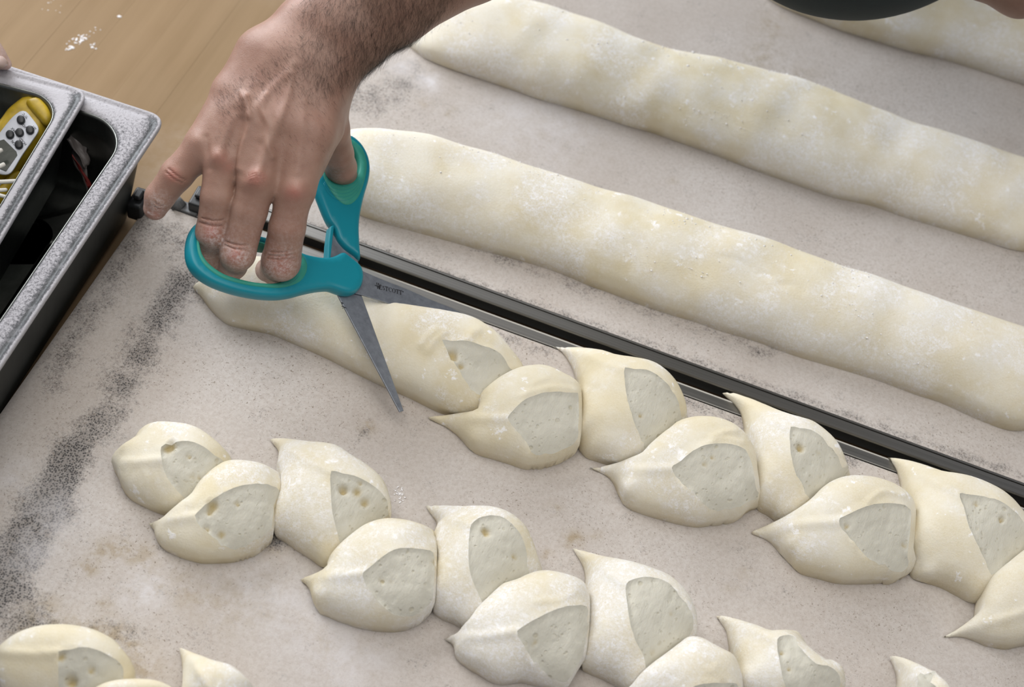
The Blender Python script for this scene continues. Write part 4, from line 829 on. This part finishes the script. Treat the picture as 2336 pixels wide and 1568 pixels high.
# ================================================================== STEEL PANS AND WHAT THEY HOLD
def rrect(w, l, r, n=10):
    """rounded rectangle, corner (0,0) at the back right, running to -w and -l"""
    out = []
    for cx, cy, a0 in ((-r, -r, 0), (-w+r, -r, 90), (-w+r, -l+r, 180), (-r, -l+r, 270)):
        for k in range(n+1): t = radians(a0+90*k/n); out.append((cx+r*cos(t), cy+r*sin(t)))
    return np.array(out)
def resamp(P, n):
    Q = np.r_[P, P[:1]]; d = np.r_[0, np.cumsum(np.linalg.norm(np.diff(Q, axis=0), axis=1))]; t = np.linspace(0, d[-1], n, endpoint=False)
    return np.c_[np.interp(t, d, Q[:, 0]), np.interp(t, d, Q[:, 1])]
def pan(c, zr, w, l, ang, rimw, depth, label, dens, hr=.036):
    root = thing('steel_pan', (c[0], c[1]-.1, zr-depth), label, 'pan', 'steel food pans at the left edge')
    ca, sa = cos(ang), sin(ang); Rm_ = np.array([[ca, -sa], [sa, ca]])
    prof = [(.0006, -.0045, .012), (0, -.0030, .012), (0, -.0006, .012), (.0010, .0004, .0118), (.0028, .0003, .011), (.0046, -.0012, .010), (.0062, -.0014, .010), (.0080, -.0004, .010), (.011, 0, .014), (rimw-.004, 0, hr*.9), (rimw-.0015, -.0006, hr*.97), (rimw, -.0024, hr), (rimw+.0008, -.006, hr), (rimw+.0015, -.015, hr), (rimw+.0032, -.018, hr), (rimw+.0040, -.024, hr), (rimw+.009, -depth+.020, hr*.9), (rimw+.014, -depth+.006, .034), (rimw+.024, -depth+.0008, .03), (rimw+.05, -depth+.0006, .02)]
    def loft(ps, name, mat, parent, close=False, thick=None):
        V = []; F = []; n = 260
        for ins, z, r in ps:
            w_ = w-2*ins; l_ = l-2*ins; q = resamp(rrect(w_, l_, r, 10), n)-ins; q = q@Rm_.T+np.array(c); V.append(np.c_[q, np.full(n, zr+z)])
        for k in range(len(ps)-1): F += [(k*n+i, (k+1)*n+i, (k+1)*n+(i+1) % n, k*n+(i+1) % n) for i in range(n)]
        if close: F.append(tuple(range((len(ps)-1)*n, len(ps)*n)))
        return V, F
    V, F = loft(prof[:12], 'rim', M_PAN, root); VV = np.concatenate(V)
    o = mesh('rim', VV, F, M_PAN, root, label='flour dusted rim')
    m = o.modifiers.new('subsurf', 'SUBSURF'); m.levels = 1; m.render_levels = 2
    base = np.array([.35, .72, .85, .80, .45, .22, .25, .50, dens, dens, dens*.95, .40]); 
    q0 = np.array([np.r_[v[1:], v[:1]]-np.r_[v[-1:], v[:-1]] for v in V]).reshape(-1, 3); nx_ = q0[:, 1]/(np.linalg.norm(q0[:, :2], axis=1)+1e-9)
    bb = np.repeat(base, 260); side = np.clip(1.3*nx_, 0, 1); attr(o, 'flour', bb*side+np.maximum(bb, .72)*(1-side))
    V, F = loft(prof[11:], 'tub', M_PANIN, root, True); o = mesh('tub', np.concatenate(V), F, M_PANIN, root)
    m = o.modifiers.new('shell', 'SOLIDIFY'); m.thickness = .0012; m.offset = -1
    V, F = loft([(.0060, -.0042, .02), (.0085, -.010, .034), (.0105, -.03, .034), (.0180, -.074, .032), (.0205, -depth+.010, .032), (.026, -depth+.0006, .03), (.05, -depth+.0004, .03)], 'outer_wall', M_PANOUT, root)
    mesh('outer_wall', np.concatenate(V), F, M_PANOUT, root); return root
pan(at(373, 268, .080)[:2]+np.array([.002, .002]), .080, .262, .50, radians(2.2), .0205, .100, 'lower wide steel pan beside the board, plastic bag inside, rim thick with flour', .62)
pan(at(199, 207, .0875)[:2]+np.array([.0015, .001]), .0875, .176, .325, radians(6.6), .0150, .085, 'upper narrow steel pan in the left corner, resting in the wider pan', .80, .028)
c2_ = lambda *p: Z(0, 80, 3.135, *p)
PT = dep(50, 330, 1.095); PN = np.array([.02, -.25, .95]); PN /= np.linalg.norm(PN); PU = np.cross(np.array([0, 1, 0]), PN); PU /= np.linalg.norm(PU); PV2 = np.cross(PN, PU)
PT = at(50, 330, .069)
kw = dict(P0=PT, n=PN, u=PU, v=PV2, step=.004)
tm = thing('kitchen_thermometer', (PT[0], PT[1], .0), 'yellow digital thermometer with five black buttons, lying in the upper pan', 'thermometer')
plate('body', c2_((0, 640), (60, 560), (130, 500), (190, 462), (250, 446), (310, 462), (360, 510), (385, 570), (383, 620), (340, 700), (260, 810), (170, 920), (110, 975), (40, 1015), (-60, 1030), (-160, 960), (-160, 800)), .024, -.012, .007, M_YEL, tm, **kw)
plate('end_cap', c2_((188, 492), (240, 455), (290, 462), (345, 520), (372, 585), (365, 620), (330, 652), (305, 635)), .010, .0002, .004, M_YEL, tm, **kw)
plate('face_label', c2_((145, 548), (185, 548), (225, 590), (272, 655), (275, 690), (230, 760), (160, 860), (80, 985), (20, 1000), (-60, 960), (-60, 780), (0, 700), (80, 600)), .0016, .0004, .0004, M_LABEL, tm, label='pale grey face with printed button names', **kw)
prism('screen', c2_((-30, 765), (30, 748), (118, 835), (125, 862), (44, 978), (0, 960), (-60, 900)), .0014, .0010, M_SCREEN, tm, P0=PT, n=PN)
def dot(name, x, y, r, T, off, mat, parent, **k_):
    return plate(name, [(x+r*cos(t), y+r*sin(t)) for t in np.linspace(0, 2*pi, 20, endpoint=False)], T, off, .0012, mat, parent, **dict(kw, cm=0, step=.002), **k_)
for x, y in ((150, 608), (215, 681), (141, 699), (72, 713), (135, 786)): dot('button', x/3.135, 80+y/3.135, 9.8, .0040, .0022, M_BLACK, tm)
def text(s, px, py, dx, dy, size, off, parent, mat=M_INK, name='printed_word'):
    cu = bpy.data.curves.new('tmp', 'FONT'); cu.body = s; cu.size = 1; cu.align_x = 'CENTER'; cu.align_y = 'CENTER'; cu.resolution_u = 2; cu.offset = .012
    to = bpy.data.objects.new('tmp', cu); SC.collection.objects.link(to); dg = bpy.context.evaluated_depsgraph_get(); me = to.evaluated_get(dg).to_mesh()
    v = np.array([tuple(q.co) for q in me.vertices]); F = [tuple(p.vertices) for p in me.polygons]; to.to_mesh_clear(); bpy.data.objects.remove(to)
    O = onplane(px, py, PT+PN*off, PN); q = onplane(px+dx, py+dy, PT+PN*off, PN)-O; q /= np.linalg.norm(q); r = np.cross(PN, q)
    return mesh(name, O+size*(v[:, :1]*q+v[:, 1:2]*r), F, mat, parent, smooth=False)
for s_, x, y in (('°F/°C', 181, 578), ('SET', 243, 662), ('ON/OFF', 178, 655), ('▲/MAX' if False else 'MAX', 100, 682), ('HOLD', 164, 762), ('CAL', 95, 770)):
    text(s_, x/3.135, 80+y/3.135, -7, -7.5, .0030, .00135, tm)
plate('sleeve', c2_((0, 1100), (30, 1060), (70, 1010), (120, 985), (165, 990), (180, 1010), (120, 1090), (60, 1170), (0, 1240), (-70, 1290), (-120, 1180)), .020, -.020, .007, M_YEL, thing('probe_holder', (PT[0]-.02, PT[1]-.05, 0), 'second yellow plastic tool lying below the thermometer in the upper pan', 'tool'), **kw)
wk = thing('plastic_fork', (PT[0]-.03, PT[1]-.03, 0), 'white plastic tool whose rounded prongs cross the pan at the left edge', 'utensil')
for x0, y0, x1, y1, r in ((-40, 366, 6, 341, 5.2), (-40, 398, 12, 374, 5.6), (-60, 418, 44, 413, 5.2), (-60, 438, 17, 433, 4.6), (-60, 430, 20, 451, 4.6)):
    P0_, P1_ = onplane(x0, y0, PT+PN*.012, PN), onplane(x1, y1, PT+PN*.012, PN)
    V, F = tube([P0_, P1_-(P1_-P0_)*.04, P1_], [r*1.12/FPX, r*1.1/FPX, r*.6/FPX], 12); mesh('prong', V, F, M_WHITE, wk)
V, F = tube([onplane(-62, 350, PT+PN*.012, PN), onplane(-62, 450, PT+PN*.012, PN)], .004, 12); mesh('handle', V, F, M_WHITE, wk)
# crumpled bag standing in the lower pan between the two tubs
bg = thing('plastic_bag', (-.375, -.02, 0), 'crumpled clear plastic bag with red print, down in the lower pan', 'bag')
def sheet(px4, z4, nu, nv, amp, name, mat, parent):
    c = [at(*p, z) for p, z in zip(px4, z4)]; V = []
    for i in range(nu):
        for k in range(nv):
            u_, v_ = i/(nu-1), k/(nv-1); p = (1-u_)*(1-v_)*c[0]+u_*(1-v_)*c[1]+u_*v_*c[2]+(1-u_)*v_*c[3]
            p = p+np.array([1, .2, .3])*amp*(sin(u_*7+v_*4)+.6*sin(v_*11-u_*3+1)+.4*sin(u_*17)); V.append(p)
    F = [(i*nv+k, (i+1)*nv+k, (i+1)*nv+k+1, i*nv+k+1) for i in range(nu-1) for k in range(nv-1)]
    o = mesh(name, V, F, mat, parent); m = o.modifiers.new('shell', 'SOLIDIFY'); m.thickness = .0006; return o
sheet([(158, 262), (190, 262), (204, 445), (168, 360)], [.060, .060, .012, .030], 14, 20, .0012, 'bag_side', M_BAG, bg)
sheet([(150, 318), (172, 300), (207, 365), (196, 385)], [.050, .050, .030, .030], 10, 14, .001, 'bag_fold', M_BAG, bg)
sheet([(163, 352), (170, 360), (210, 425), (203, 430)], [.046, .046, .022, .022], 6, 14, .0006, 'red_print', M_RED, bg)
# ------------------------------------------------------------------ another person's fingertip on the pan, and crumbs
op = thing('person', (-.75, .25, -.92), "floury fingertips of another person's hand, just inside the left edge above the pans", 'person')
OF = [[(at(-60, 60, .120), .0115), (at(-14, 128, .100), .0100), (at(13, 146, .0935), .0056)], [(at(-95, 80, .12), .011), (at(-50, 128, .10), .010), (at(-30, 152, .095), .007)], [(at(-130, 95, .12), .011), (at(-90, 135, .10), .0095), (at(-72, 150, .095), .007)]]
OPALM = [(at(-60, 60, .120), .0125), (at(-200, 10, .150), .030), (at(-420, -120, .20), .032), (at(-900, -300, .34), .042), (at(-1500, -600, .50), .048)]
def ofun(P):
    d = chain(P, OPALM, .01); 
    for c_ in OF: d = smin(d, chain(P, c_), .006)
    return d
q = np.array([x_[0] for x_ in OPALM+sum(OF, [])]); o, V = blob_mesh(ofun, q.min(0)-.04, q.max(0)+.04, .0022, 'hand', m_skin('skin_pale', 1.15), op)
for k in ('crease', 'red', 'flour', 'pale', 'fur'): attr(o, k, np.full(len(V), {'pale': .5, 'flour': .4}.get(k, 0.)))
V, F = tube([at(-12, 139, .1085), at(2, 142, .1055), at(14, 145, .1005)], [.0050, .0052, .0022], 12); mesh('fingernail', V, F, m_simple('nail_pink', (.62, .47, .42), .4), o)
def crumb_field(lst, name, label):
    sp = []
    for x, y, r, k, s in lst:
        for _ in range(k):
            p = at(x+rng.normal(0, r), y+rng.normal(0, r*.7), TZ); sp.append((p, rng.uniform(.4, 1)*s))
    o = clumps(name, sp, None); return props(o, label, 'flour')
crumb_field([(273, 38, .1, 1, .0035)], 'flour_lump', 'single pale dough crumb on the wooden table, top left')
bpy.data.objects['flour_lump'].pop('kind', None) if 'kind' in bpy.data.objects['flour_lump'] else None
o = bpy.data.objects['flour_lump']
if 'kind' in o: del o['kind']
crumb_field([(158, 108, 4, 12, .0016), (180, 92, 8, 26, .0014), (195, 85, 6, 10, .0012), (213, 103, 5, 9, .0012), (120, 20, 14, 8, .0009), (222, 68, 5, 5, .0009)], 'spilled_flour', 'small clumps of spilled flour on the wooden table above the pans')
sp = [(at(x+rng.normal(0, s), y+rng.normal(0, s*.7), .0003), rng.uniform(.0003, .0009)) for x, y, s, k in ((912, 1125, 5, 14), (914, 1140, 6, 12), (905, 1120, 9, 10)) for _ in range(k)]
props(clumps('flour_specks', sp, None), 'tiny white flour specks on the cloth beside the second cut row', 'flour')
